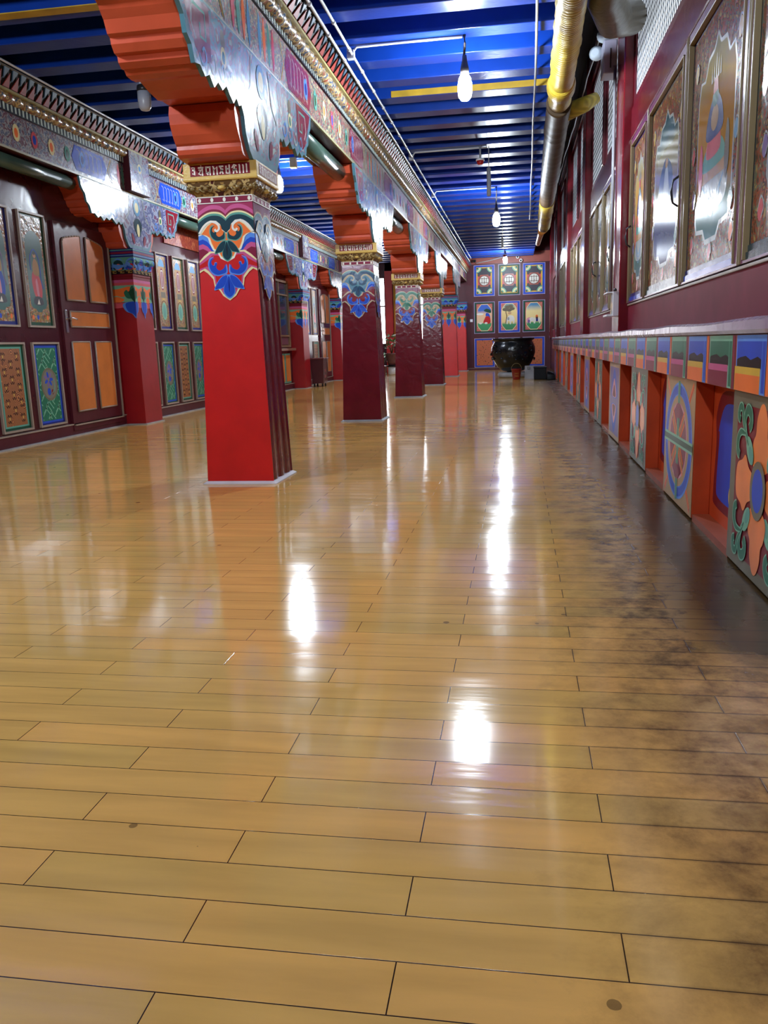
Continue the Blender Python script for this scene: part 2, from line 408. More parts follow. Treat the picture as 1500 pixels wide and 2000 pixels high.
# ================================================================== COLUMNS
YC = [4.955, 8.98, 12.87, 16.51, 20.55, 24.22]
CX = -1.67
HB, HN, ZN = .21, .165, 1.63
def hw(z): return HB+(HN-HB)*min(1, z/ZN)
def face_fn(side, o, hwf=hw, c=(0, 0), zt=ZN):
    """u in [-1,1] across the face, v = metres below the neck"""
    def fn(u, v, h):
        z = zt-v; w = hwf(z); t = u*w; d = w+h+.0015
        if side == 0: p = (t, -d)
        elif side == 1: p = (d, t)
        elif side == 2: p = (-t, d)
        else: p = (-d, -t)
        return (o[0]+c[0]+p[0], o[1]+c[1]+p[1], z)
    return fn
def ornament(fn, o, var, name, parent, bg, cm=None):
    p = Pic(fn, o, var, .0002); K = HN; p.su = K; p.cm = cm or {}
    def mir(P): return [(-u, v) for u, v in P]
    def sh(P, c, both=True, sm=True):
        Q = [(u, v*K) for u, v in P]
        if sm: Q = smooth_pts(Q)
        p.poly(Q, c)
        if both: p.poly(mir(Q), c, p.L)
    def arch(dv, c, bot):
        A = [(-1, .56), (-.75, .40), (-.5, .33), (-.22, .36), (-.05, .47), (0, .53)]
        A = smooth_pts([(u, (v+dv)*K) for u, v in A], False, 4)
        full = A+[(-u, v) for u, v in reversed(A[:-1])]
        p.poly(full+[(1, bot*K), (-1, bot*K)], c)
    p.rect(-1, 0, 1, .9*K, 'mag')
    arch(-.28, 'pink', .9); arch(-.14, 'dmag', .9)
    arch(-.06, 'cream', 1.2); arch(.0, 'sea', 1.2); arch(.07, 'teal', 1.35)
    # blue and pink side bands
    for v0, c in ((1.0, 'white'), (1.05, 'lblue'), (1.2, 'blue'), (1.36, 'pink'), (1.52, 'dmag')):
        P = [(-1, v0+.02), (-.85, v0-.02), (-.7, v0+.06), (-.45, v0+.35), (-.3, 1.9), (-1, 1.95)]
        sh(P, c, sm=False)
    # second medallion (lower) --------------------------------------
    out2 = [(-1, 1.92), (-.82, 1.74), (-.62, 1.60), (-.42, 1.60), (0, 1.75), (.42, 1.60), (.62, 1.60), (.82, 1.74), (1, 1.92),
            (1, 2.32), (.86, 2.24), (.72, 2.34), (.54, 2.55), (.50, 2.80), (.34, 2.94), (.22, 3.14), (0, 3.30),
            (-.22, 3.14), (-.34, 2.94), (-.50, 2.80), (-.54, 2.55), (-.72, 2.34), (-.86, 2.24), (-1, 2.32)]
    Q = [(u, v*K) for u, v in out2]; p.poly(Q, 'cream')
    def inset(dv, du, top, c):
        P = []
        for u, v in out2:
            vv = v+top if v < 2.0 else v-dv
            P.append((u*(1-du) if abs(u) < .99 else u, vv*K))
        p.poly(P, c)
    inset(.07, .06, .06, 'pink'); inset(.14, .14, .14, 'dmag' if bg == 'm' else 'red')
    def leafset(c0, v0, s, a, bcol, edge):
        for col, k in ((edge, 1.0), (a, .86)):
            # curls
            P = [(-.05, v0+.05), (-.12, v0+.20), (-.30, v0+.28), (-.42, v0+.16), (-.38, v0+.0), (-.46, v0-.02), (-.50, v0+.08), (-.60, v0+.02),
                 (-.60, v0-.12), (-.48, v0-.22), (-.64, v0-.16), (-.70, v0+.06), (-.62, v0+.30), (-.42, v0+.44), (-.20, v0+.42), (-.03, v0+.34)]
            P = [(-.68+(u+.68)*s, v) for u, v in P] if False else [(u*s, v0+(v-v0)*s) for u, v in P]
            P = scaled(P, k, (-.36*s, v0+.14*s))
            sh(P, col)
            # side leaves
            P = [(-.03, v0+.40), (-.22, v0+.46), (-.40, v0+.66), (-.52, v0+.92), (-.36, v0+.90), (-.18, v0+.84), (-.05, v0+.60)]
            P = scaled([(u*s, v0+(v-v0)*s) for u, v in P], k)
            sh(P, col)
            P = [(0, v0+.40), (-.10, v0+.62), (-.20, v0+.86), (-.18, v0+1.08), (0, v0+1.24), (.18, v0+1.08), (.20, v0+.86), (.10, v0+.62)]
            P = scaled([(u*s, v0+(v-v0)*s) for u, v in P], k)
            sh(P, col, False)
        P = [(0, v0+.55), (-.02, v0+.8), (0, v0+1.02), (.02, v0+.8)]
        sh([(u*s, v0+(v-v0)*s) for u, v in P], bcol, False)
    leafset(0, 2.0, 1.0, 'blue', 'dblue', 'lblue')
    # first medallion (upper) -----------------------------------------
    out1 = [(-1, .98), (-.88, .84), (-.74, .68), (-.55, .56), (-.34, .58), (-.20, .70), (-.16, .86), (0, 1.0), (.16, .86), (.20, .70), (.34, .58), (.55, .56), (.74, .68), (.88, .84), (1, .98),
            (.80, 1.04), (.66, 1.14), (.60, 1.34), (.50, 1.56), (.34, 1.66), (.24, 1.86), (0, 1.98), (-.24, 1.86), (-.34, 1.66), (-.50, 1.56), (-.60, 1.34), (-.66, 1.14), (-.80, 1.04)]
    p.poly([(u, v*K) for u, v in out1], 'white')
    def inset1(k, c, dv=0):
        P = [(u*k, (1.2+(v-1.2)*(k+dv))*K) for u, v in out1]; p.poly(P, c)
    inset1(.92, 'cream'); inset1(.88, 'orange')
    leafset(0, .90, .86, 'teal', 'black', 'sea')
    # white curls above
    for sgn in (1, -1):
        p.stroke([(sgn*u, v*K) for u, v in smooth_pts([(-.95, .98), (-.8, .76), (-.6, .62), (-.42, .62), (-.27, .72), (-.25, .86), (-.34, .93), (-.40, .86)], False, 4)], .012, 'white', p.L+1)
    p.L += 1
    return p.build(name, parent)
def small_ornament(fn, o, var, parent, reps, W_):
    """orange, green and blue hanging leaves below a striped neck"""
    p = Pic(fn, o, var, .0002)
    p.rect(-1, 0, 1, .03, 'maroon'); p.rect(-1, .03, 1, .065, 'pink'); p.rect(-1, .06, 1, .09, 'rose')
    p.rect(-1, .09, 1, .27, 'lgreen')
    n = reps; s = 2/n
    p.L += 1; L = p.L
    for i in range(n):                       # orange hearts between drops
        c = -1+s*(i+.5)
        p.poly(smooth_pts([(c-s*.40, .105), (c, .13), (c+s*.40, .105), (c+s*.30, .19), (c+s*.16, .215), (c, .20), (c-s*.16, .215), (c-s*.30, .19)]), 'orange', L)
        p.poly(smooth_pts([(c-s*.22, .245), (c, .21), (c+s*.22, .245), (c, .285)]), 'orange', L)
        p.poly(smooth_pts([(c-s*.40, .30), (c, .27), (c+s*.40, .30), (c, .335)]), 'rose', L)
        for sg in (-1, 1):
            p.poly(smooth_pts([(c+sg*s*.48, .10), (c+sg*s*.48, .22), (c+sg*s*.30, .23), (c+sg*s*.22, .17), (c+sg*s*.30, .14), (c+sg*s*.36, .17), (c+sg*s*.40, .12)]), 'green', L+1)
    p.L += 2
    for i in range(n+1):
        c = -1+s*i
        def cl(P): return [(max(-1, min(1, u)), v) for u, v in P]
        for sc_, c_ in ((1.0, 'lblue'), (.78, 'blue')):
            P = [(c-s*.34*sc_, .30), (c-s*.2*sc_, .27), (c+s*.2*sc_, .27), (c+s*.34*sc_, .30), (c+s*.26*sc_, .37), (c+s*.10*sc_, .40), (c, .36+.09*sc_), (c-s*.10*sc_, .40), (c-s*.26*sc_, .37)]
            p.poly(cl(smooth_pts(P)), c_)
        p.poly(cl([(c-s*.16, .16), (c, .12), (c+s*.16, .16), (c+s*.08, .24), (c, .28), (c-s*.08, .24)]), 'dgreen')
    return p.build('painted_ornament', parent)

def shaft(o, mats, hb, hn, zt, ribs, parent):
    """tapering square shaft; side faces carry shallow convex ribs; mats = (front, right, back, left)"""
    b = MB(o)
    for sd in range(4):
        n = 24 if (ribs and sd in (1, 3)) else 1
        rows = 14
        k = len(b.v)
        for i in range(rows+1):
            z = zt*i/rows; w = hb+(hn-hb)*z/zt
            for j in range(n+1):
                u = -1+2*j/n; amp = .010*abs(math.sin(math.pi*1.5*(u+1))) if n > 1 else 0
                amp *= (1 if i > 0 else 1)
                d = w-(0.012-amp if n > 1 and 0 < j < n else 0)
                t = u*w
                p = {0: (t, -d), 1: (d, t), 2: (-t, d), 3: (-d, -t)}[sd]
                b.v.append(Vector((p[0], p[1], z)))
        for i in range(rows):
            for j in range(n):
                a = k+i*(n+1)+j; b.f.append((a, a+1, a+n+2, a+n+1)); b.m.append(b.mi(mats[sd])); b.sm.append(n > 1)
    b.flat = True
    return b.build('shaft', parent)

GLY = [[[(0, .9), (.5, .9), (.5, .1), (.1, .3)], [(.1, .65), (.5, .6)]],
       [[(0, .85), (.9, .85)], [(.7, .85), (.7, .0)], [(.1, .6), (.5, .65), (.1, .2), (.5, .1)], [(.4, 1.05), (.6, 1.05)]],
       [[(0, .85), (.9, .85)], [(.75, .85), (.75, .0)], [(.15, .85), (.15, .3), (.75, .3)], [(.15, .3), (.45, .05)]],
       [[(0, .9), (.2, .85), (.2, .0)], [(.2, .5), (.8, .85), (.8, .0)]],
       [[(0, .85), (.8, .85)], [(.2, .85), (.7, .05)], [(.7, .6), (.1, .1)]],
       [[(.1, .9), (.1, .1), (.7, .1)], [(.7, 1.0), (.7, .0)], [(.1, .55), (.7, .55)]],
       [[(0, .6), (.35, .95), (.8, .8)], [(.1, .35), (.8, .5)], [(.45, .8), (.2, .0)], [(.6, .5), (.85, .05)]],
       [[(.1, .95), (.3, .85), (.3, .0)]], [[(.1, .9), (.35, .8), (.35, .0)]], [[(.1, .95), (.3, .9), (.3, .05)]]]
def script(p, u0, u1, v0, v1, c, su=1.0):
    """a line of ornamental letters between u0..u1 ; v0 bottom, v1 top (v grows upward)"""
    n = len(GLY); w = [.9, 1.05, 1.05, .95, .95, .9, 1.0, .5, .5, .5]; T = sum(w); x = u0
    p.L += 1; L = p.L
    for g, wi in zip(GLY, w):
        gw = (u1-u0)*wi/T
        for st in g:
            p.stroke([(x+gw*.06+a*gw*.85, v0+(v1-v0)*b_*.95) for a, b_ in st], (v1-v0)*.17*su, c, L)
        x += gw

busy_gold = busy('carved_gold', [(58, 22, 26), (150, 118, 66), (92, 66, 40), (188, 164, 110), (70, 26, 30)], 22, .34, .35)
busy_floral = busy('beam_floral', [(116, 34, 46), (70, 86, 120), (150, 150, 132), (150, 60, 56), (60, 100, 96), (176, 160, 120), (96, 40, 60)], 26, .28, .14)
busy_left = busy('beam_floral_grey', [(90, 50, 76), (110, 120, 140), (78, 84, 110), (150, 150, 150), (98, 52, 66), (120, 110, 130)], 24, .26, .16)
busy_roll = busy('lotus_moulding', [(96, 44, 44), (160, 132, 96), (60, 82, 110), (186, 160, 110), (120, 96, 72), (150, 70, 56)], 24, .3, .25)
busy_plate = busy('bracket_plate_paint', [(112, 58, 74), (70, 110, 120), (120, 100, 126), (84, 128, 146), (128, 76, 92), (150, 168, 160)], 12, .24, .2)
navy_checks = paint('check_navy', (26, 40, 52), .3)
check_white = paint('check_white', (190, 205, 198), .3)

def gold_capital(o, hn, hc, parent):
    """white dotted band, carved flaring band, gilded slab with letters"""
    x, y = o[0], o[1]
    b = MB(o)
    sq = lambda h, z: [(x-h, y-h, z), (x+h, y-h, z), (x+h, y+h, z), (x-h, y+h, z)]
    b.loft([sq(hn+.004, 1.63), sq(hn+.004, 1.668)], paint('paint_dmag', PAL['dmag'], .36, .08)); b.build('dotted_band', parent)
    d = Pic(face_fn(0, o, lambda z: hn+.004, zt=1.668), o, ''); d.su = hn
    for sd in range(4):
        d.fn = face_fn(sd, o, lambda z: hn+.004, zt=1.668); d.L = 1
        d.frame(-1, 0, 1, .038, .005, 'white')
        for k in range(5): d.poly(ell(-1+.12+.44*k, .019, .055, .012, 12), 'white', 3)
    d.build('white_dots', parent)
    b = MB(o); b.loft([sq(hn+.004, 1.668), sq(hn+.012, 1.685), sq(hn+.035, 1.715), sq(hc-.008, 1.745)], busy_gold)
    # carved rosettes and scrolls standing proud
    for sd in range(4):
        f = face_fn(sd, o, lambda z: hn+.008+(hc-hn-.016)*max(0, min(1, (z-1.675)/.07)), zt=1.745)
        for u in (-.92, -.5, 0, .5, .92):
            pts = [f(u, .040, 0)]
            c0 = Vector(f(u, .038, .004)); r_ = .026 if u == 0 else .018
            b.lathe((c0.x, c0.y, c0.z-.012), [(.002, 0), (r_*.9, .004), (r_, .012), (r_*.8, .022), (.003, .027)], gold_dk if u else gold, 10)
            for s_ in (-1, 1):
                P = [f(u+s_*(.10+.10*math.cos(t)*(1-t/9)), .036+.022*math.sin(t)*(1-t/9), .006) for t in [i*.7 for i in range(9)]]
                b.tube(P, .0055, gold_dk, 6)
    b.build('carved_band', parent)
    b = MB(o); b.loft([sq(hc, 1.745), sq(hc+.004, 1.757), sq(hc, 1.765), sq(hc, 1.842)], gold)
    b.build('capital_slab', parent, .004)
    pn = Pic(None, o, ''); pn.su = hc
    for sd in range(4):
        f = face_fn(sd, o, lambda z: hc, zt=1.842)
        pn.fn = lambda u, v, h, f=f: f(u, .1-v, h); pn.L = 1
        pn.rect(-.80, .030, .82, .088, 'maroon')
        script(pn, -.76, .80, .032, .085, 'white', .9)
    pn.build('inscription', parent)
def lotus_capital(o, hn, hc, parent, ymax=None):
    """painted capital: red neck, fret strip, flaring lotus petals, striped slab"""
    x, y = o[0], o[1]
    sq = lambda h, z: [(x-h, y-h, z), (x+h, y-h, z), (x+h, y+h, z), (x-h, y+h, z)]
    b = MB(o); b.loft([sq(hn, 1.63), sq(hn+.006, 1.64), sq(hn+.006, 1.66)], paint('paint_maroon', PAL['maroon'], .36, .08))
    b.loft([sq(hn+.012, 1.66), sq(hn+.018, 1.70)], paint('paint_black', PAL['black'], .36, .08)); b.build('neck_band', parent)
    b = MB(o); b.loft([sq(hn+.018, 1.70), sq(hn+.024, 1.74), sq(hn+.05, 1.79), sq(hc-.004, 1.835)], paint('paint_sea', PAL['sea'], .36, .08)); b.build('petal_band', parent)
    b = MB(o); b.loft([sq(hc, 1.835), sq(hc, 1.925)], paint('paint_dblue', PAL['dblue'], .36, .08)); b.build('capital_slab', parent, .003)
    pn = Pic(None, o, ''); pn.su = hc
    for sd in range(4):
        f = face_fn(sd, o, lambda z: hn+.016, zt=1.70); pn.fn = f; pn.L = 1
        for i in range(5):
            u = -.95+.4*i
            pn.stroke([(u, .008), (u+.3, .008), (u+.3, .028), (u+.1, .028), (u+.1, .018), (u+.2, .018)], .005, 'gold', 3)
        def prof(z):
            T = [(1.70, hn+.018), (1.74, hn+.024), (1.79, hn+.05), (1.835, hc-.004)]
            z = max(1.70, min(1.835, z))
            for (za, ra), (zb, rb_) in zip(T, T[1:]):
                if z <= zb: return ra+(rb_-ra)*(z-za)/(zb-za)+.0012
            return hc
        f = face_fn(sd, o, prof, zt=1.835); pn.fn = f; pn.L = 1
        for i in range(4):
            u = -.9+.6*i
            for k, c in ((1, 'lblue'), (.84, 'blue' if i % 2 else 'teal'), (.5, 'orange' if i % 2 == 0 else 'red')):
                P = [(u-.27*k, .128), (u-.30*k, .095), (u-.27*k, .128-.065*k), (u-.18*k, .128-.10*k), (u, .128-.118*k), (u+.18*k, .128-.10*k), (u+.27*k, .128-.065*k), (u+.30*k, .095), (u+.27*k, .128)]
                pn.poly([(max(-1, min(1, a)), v) for a, v in smooth_pts(P)], c, 2 if k == 1 else (3 if k > .6 else 4))
        f = face_fn(sd, o, lambda z: hc, zt=1.925); pn.fn = f; pn.L = 1
        pn.rect(-1, .012, 1, .022, 'sea', 2); pn.rect(-1, .034, 1, .056, 'dmag', 2); pn.rect(-1, .066, 1, .076, 'sky', 2)
    pn.build('painted_petals', parent)

# bracket -------------------------------------------------------------------
BR_LOW = [(.27, 1.842), (.325, 1.848), (.345, 1.862), (.352, 1.885), (.350, 1.905), (.365, 1.915), (.395, 1.95), (.422, 2.0), (.43, 2.05), (.415, 2.095)]
BR_UP = [(.43, 2.10), (.50, 2.098), (.56, 2.088), (.66, 2.10), (.74, 2.118), (.78, 2.125), (.81, 2.105), (.86, 2.10), (.91, 2.105), (.93, 2.125), (.955, 2.12),
         (.985, 2.14), (.99, 2.165), (1.02, 2.17), (1.045, 2.20), (1.05, 2.225), (1.075, 2.235), (1.10, 2.285), (1.13, 2.315), (1.14, 2.33), (1.17, 2.345), (1.19, 2.42)]
def bracket(cx, yc, z_off, t, label, group, side=(1,), blocktop=2.385, plate_mat=None, clip=None):
    root = thing('bracket', (cx, yc, 1.842+z_off), label, 'bracket', group)
    o = (cx, yc, 1.842+z_off)
    def ring(x, P): return [(x, yc+u, z+z_off) for u, z in P]
    def full(P, top):
        L = [(-u, z) for u, z in reversed(P)]; 
        return L+P+[(P[-1][0], top), (-P[-1][0], top)]
    b = MB(o); P = [(-u, z) for u, z in reversed(BR_LOW)]+BR_LOW
    P = [q for q in P]
    b.loft([ring(cx-t, P), ring(cx+t, P)], orange); b.build('lower_bow', root, 0)
    b = MB(o); P = full(BR_UP, 2.42)
    b.loft([ring(cx-t, P), ring(cx+t, P)], orange); b.build('upper_bow', root, 0)
    # carved and painted side plates with scalloped edge
    for sg in side:
        xs = cx+sg*t
        half = [(0, 1.845), (.22, 1.845), (.27, 1.88), (.32, 1.95), (.335, 2.04), (.37, 2.085), (.41, 2.07), (.45, 2.10), (.50, 2.06), (.55, 2.085), (.60, 2.115), (.66, 2.08),
                (.72, 2.10), (.78, 2.06), (.84, 2.10), (.90, 2.075), (.96, 2.11), (1.02, 2.10), (1.05, 2.17), (1.10, 2.20), (1.12, 2.27), (1.18, 2.32), (1.21, 2.42)]
        P = [(-u, z) for u, z in reversed(half[1:])]+half[1:]
        b = MB(o); x0, x1 = xs, xs+sg*.022
        b.loft([ring(x0, P), ring(x1, P)], paint('plate_edge', (74, 118, 132), .25, .15, .2))
        pl = b.build('side_plate', root)
        n_ = Pic(lambda u, v, h: (x1+sg*h, yc+u*sg*1.0, v+z_off), o, 'g', .00012)
        Q = [(u*.965, 1.845+(z-1.845)*.90+.045) for u, z in P]
        n_.poly([(u*sg, z) for u, z in (Q if sg > 0 else Q)], plate_mat or busy_plate)
        for s in (-1, 1):   # fret panels at the arm tips, cloud scrolls, rosettes
            n_.poly([(s*1.17, 2.40), (s*.80, 2.40), (s*.80, 2.16), (s*.92, 2.13), (s*1.0, 2.17), (s*1.08, 2.28)], 'maroon')
            n_.stroke([(s*1.02, 2.36), (s*.86, 2.36), (s*.86, 2.24), (s*.93, 2.24), (s*.93, 2.30)], .016, 'sea')
            n_.stroke([(s*1.02, 2.36), (s*1.04, 2.27), (s*.99, 2.21)], .014, 'silver')
            n_.poly(ell(s*.62, 2.32, .035, .05), 'olive'); n_.poly(ell(s*.62, 2.24, .04, .05), 'cream'); n_.poly(ell(s*.62, 2.24, .022, .03), 'green')
            for q in range(4):
                cx_ = s*(.50+.13*q); n_.stroke(smooth_pts([(cx_-.07, 2.16), (cx_-.03, 2.12), (cx_+.02, 2.15), (cx_, 2.20), (cx_-.03, 2.18)], False, 4), .014, ('lblue', 'sky', 'silver', 'sky')[q])
            n_.stroke([(s*.16, 2.40), (s*.20, 2.22), (s*.30, 2.14)], .016, 'silver')
        n_.poly(smooth_pts([(-.10, 2.12), (-.05, 2.02), (0, 1.99), (.05, 2.02), (.10, 2.12), (.04, 2.18), (-.04, 2.18)]), 'teal')
        n_.poly(ell(0, 2.06, .035, .07), 'cream'); n_.poly(ell(0, 2.30, .08, .09), 'sky'); n_.poly(ell(0, 2.30, .045, .055), 'cream')
        n_.poly(ell(-.14, 1.96, .03, .06, rot=.4), 'dmag'); n_.poly(ell(.14, 1.96, .03, .06, rot=-.4), 'dmag')
        n_.build('plate_painting', pl)
    return root

ORD = ['nearest', 'second', 'third', 'fourth', 'fifth', 'sixth']
def center_column(i):
    yc = YC[i]; o = (CX, yc, 0)
    if i < 4:
        lab = ['large square pillar with a bright red front face and bold leaf ornament, nearest the camera',
               'maroon glossy pillar with teal and blue leaf ornament, second in the central row',
               'maroon pillar with green and blue leaf ornament, third in the central row',
               'maroon pillar with faded green ornament, fourth in the central row'][i]
    else:
        lab = ['bright red pillar with striped lotus capital, fifth in the central row', 'bright red pillar standing against the far end wall, last in the central row'][i-4]
    root = thing('pillar', o, lab, 'pillar', 'pillars in the central row')
    if i < 4:
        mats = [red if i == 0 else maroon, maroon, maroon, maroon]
        shaft(o, mats, HB, HN, ZN, True, root)
        for sd in (0, 1, 3) if i < 2 else (0, 1):
            v = '' if (i == 0 and sd == 0) else 'g'
            cm = None
            if v == 'g' and i < 2: cm = dict(orange='steel', pink='plum', mag='plum', dmag='maroon', teal='navy', sea='teal2', cream='stonec', white='stonec')
            elif v == 'g': cm = dict(orange='tan', teal='green', pink='plum', mag='plum', dmag='maroon', cream='stonec', white='stonec', black='dgreen')
            ornament(face_fn(sd, o), o, v, 'painted_ornament', root, 'r' if v == '' else 'm', cm)
        gold_capital(o, HN, .218, root)
    else:
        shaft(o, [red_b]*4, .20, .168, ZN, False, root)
        f = lambda z: .20+(.168-.20)*z/ZN
        for sd in (0, 1): small_ornament(face_fn(sd, o, f), o, '', root, 2, .168)
        lotus_capital(o, .168, .222, root)
    b = MB(o)
    sq = lambda h, z: [(o[0]-h, o[1]-h, z), (o[0]+h, o[1]-h, z), (o[0]+h, o[1]+h, z), (o[0]-h, o[1]+h, z)]
    b.loft([sq(HB+.022, 0), sq(HB+.022, .006), sq(HB+.002, .018)], plinth_white if i == 0 else stone); b.build('floor_collar', root)
    return root
for i in range(6): center_column(i)
bl = ['moulded orange-red bow bracket with carved blue side plates on the nearest pillar',
      'moulded orange bow bracket on the second pillar of the central row', 'orange bow bracket on the third pillar of the central row',
      'orange bow bracket on the fourth pillar of the central row', 'bright orange bow bracket on the fifth pillar of the central row', 'orange bow bracket beside the far end wall']
BRK = []
for i in range(5):
    BRK.append(bracket(CX-.005, YC[i], 0 if i < 4 else .083, .185, bl[i], 'brackets of the central row'))

# beams ---------------------------------------------------------------------
RED_T = paint('tooth_red', (128, 38, 26), .5, spec=.2); DG_T = paint('tooth_green', (14, 20, 20), .5, spec=.2); LB_T = paint('tooth_blue', (60, 80, 98), .45, spec=.2)
def beam(x, y0, y1, t, sides, zl, zc, zg, zt, label, group, floral, lab_side=None, blocks=()):
    o = (x, (y0+y1)/2, zl); root = thing('beam', o, label, 'beam', group)
    b = MB(o); b.box((x-t, y0, zl), (x+t, y1, zt+.12), maroon_dull); b.build('beam_core', root)
    for sg in sides:
        xf = x+sg*t
        b = MB(o); b.box((xf, y0, zl+.012), (xf+sg*.008, y1, zc-.012), floral); b.box((xf, y0, zl), (xf+sg*.014, y1, zl+.018), paint('beam_edge', (150, 146, 110), .4)); fb = b.build('painted_band', root)
        # painted cartouches on the band
        p = Pic(lambda u, v, h: (xf+sg*(.0085+h), u, v), o, 'g', .00012)
        L_ = y1-y0; m_ = (y0+y1)/2; zc0, zc1 = zl+.04, zc-.03; zm = (zc0+zc1)/2
        for dy in (-1, 1):
            e = m_+dy*L_*.5
            for k in range(4):
                u = e-dy*(.10+.09*k)
                p.poly(smooth_pts([(u, zc0), (u-.03*dy, zm), (u, zc1), (u+.03*dy, zm)]), ('sky', 'orange', 'sea', 'rose')[k])
            p.stroke([(e-dy*.50, zc0), (e-dy*.58, zm), (e-dy*.50, zc1)], .014, 'silver'); p.stroke([(e-dy*.53, zc0), (e-dy*.61, zm), (e-dy*.53, zc1)], .014, 'gold')
            p.poly([(e-dy*.70, zc0), (e-dy*1.25, zc0), (e-dy*1.32, zm), (e-dy*1.25, zc1), (e-dy*.70, zc1), (e-dy*.63, zm)], 'blue' if sg > 0 and x < -3 else 'dmag')
            n5 = 6
            for q in range(n5):
                u = e-dy*(.76+.085*q)
                p.stroke([(u-.025, zc1-.03), (u+.02, zc1-.045), (u+.02, zc0+.03), (u-.02, zc0+.05)], .012, 'silver', p.L+1)
            p.L += 1
        for k in range(7):
            u = m_+(k-3)*L_*.07; cc = ('lblue', 'sea', 'cream', 'rose', 'cream', 'sea', 'lblue')[k]
            p.poly(ell(u, zm, .05, .07, 14), cc); p.poly(ell(u, zm, .028, .04, 12), ('dblue', 'dgreen', 'orange', 'blue', 'orange', 'dgreen', 'dblue')[k])
        p.build('band_painting', fb)
        # checker strip
        b = MB(o); n = int((y1-y0)/.055); st = (y1-y0)/n
        b.box((xf, y0, zc), (xf+sg*.016, y1, zg-.06), navy_checks)
        for k in range(n): b.box((xf+sg*.016, y0+k*st+st*.3, zc+.006), (xf+sg*.02, y0+k*st+st*.62, zg-.066), check_white)
        b.build('checker_strip', root)
        # carved lotus roll
        b = MB(o); n = int((y1-y0)/.024); rings = []
        for k in range(n+1):
            yy = y0+(y1-y0)*k/n; w_ = .5+.5*math.cos(2*math.pi*k/5.0)
            r = .05+.014*w_; ring = []
            for j in range(7):
                a = -math.pi*.55+math.pi*1.0*j/6
                ring.append((xf+sg*(.012+r*math.cos(a)), yy, (zg-.028)+r*.75*math.sin(a)))
            ring.append((xf, yy, zg+.0)); ring.append((xf, yy, zg-.065)); rings.append(ring)
        b.loft(rings, busy_roll, True, True); b.build('lotus_moulding', root)
        b = MB(o); b.box((xf, y0, zg), (xf+sg*.085, y1, zg+.018), paint('gilt_line', (158, 148, 92), .35)); b.build('gilt_fillet', root)
        # outward leaning tooth course
        b = MB(o); xa, xb = xf+sg*.085, xf+sg*.155; za, zb = zg+.018, zt
        b.loft([[(xf, y0, za), (xa-sg*.01, y0, za), (xb-sg*.012, y0, zb), (xf, y0, zb)], [(xf, y1, za), (xa-sg*.01, y1, za), (xb-sg*.012, y1, zb), (xf, y1, zb)]], DG_T)
        n = int((y1-y0)/.115); st = (y1-y0)/n
        for k in range(n):
            ya = y0+k*st
            f = lambda yy, tt, d: (xa+(xb-xa)*tt+sg*(d-.008), yy, za+(zb-za)*tt)
            for (P, mt) in (([(ya+st*.14, .04), (ya+st*.86, .04), (ya+st/2, .80)], RED_T), ([(ya+st*.70, 1.0), (ya+st*1.30, 1.0), (ya+st, .42)], LB_T)):
                P = [(min(q, y1), t_) for q, t_ in P]
                A = [f(q, t_, 0) for q, t_ in P]; B = [f(q, t_, .009) for q, t_ in P]
                b.loft([A, B], mt)
        b.build('tooth_course', root)
        b = MB(o); b.box((xf, y0, zt), (xb, y1, zt+.016), paint('cornice_cap', (110, 104, 96), .3)); b.build('cornice_cap', root)
    return root
bnames = ['painted beam with carved lotus moulding above the nearest pillar, running out at the top of the photo', 'painted beam between the nearest and the second pillar of the central row',
          'painted beam between the second and third central pillars', 'painted beam between the third and fourth central pillars', 'painted beam between the fourth and fifth central pillars', 'last painted beam of the central row at the far wall']
ys = [YC[0]-2.4]+[YC[i] for i in range(0, 6)]
ys = [YC[0]-3.9, YC[0], YC[1], YC[2], YC[3], YC[4], YE]
for i in range(6):
    y0, y1 = ys[i]+.001, ys[i+1]-.001
    if i == 4: y1 -= .0
    beam(CX, y0, y1, .175, (1, -1), 2.422 if i < 4 else 2.51, 2.735, 2.84, 2.965, bnames[i], 'beams of the central row', busy_floral)
for i in range(5):
    y0, y1 = ys[i]+(1.215 if i else .2), ys[i+1]-1.215
    if i > 3: break
    if i == 0: continue
    b = MB((CX+.05, (y0+y1)/2, 2.35)); b.tube([(CX+.05, y0, 2.345), (CX+.05, y1, 2.345)], .072, green_pole, 18)
    o = b.build('round_pole')
    tag(o, ['dark green round pole under the nearest beam, cut off by the photo edge', 'dark green round pole under the beam between the first two central pillars', 'green round pole under the beam behind the second central pillar', 'green round pole under the beam behind the third central pillar'][i], 'pole', 'green poles under the central beams')

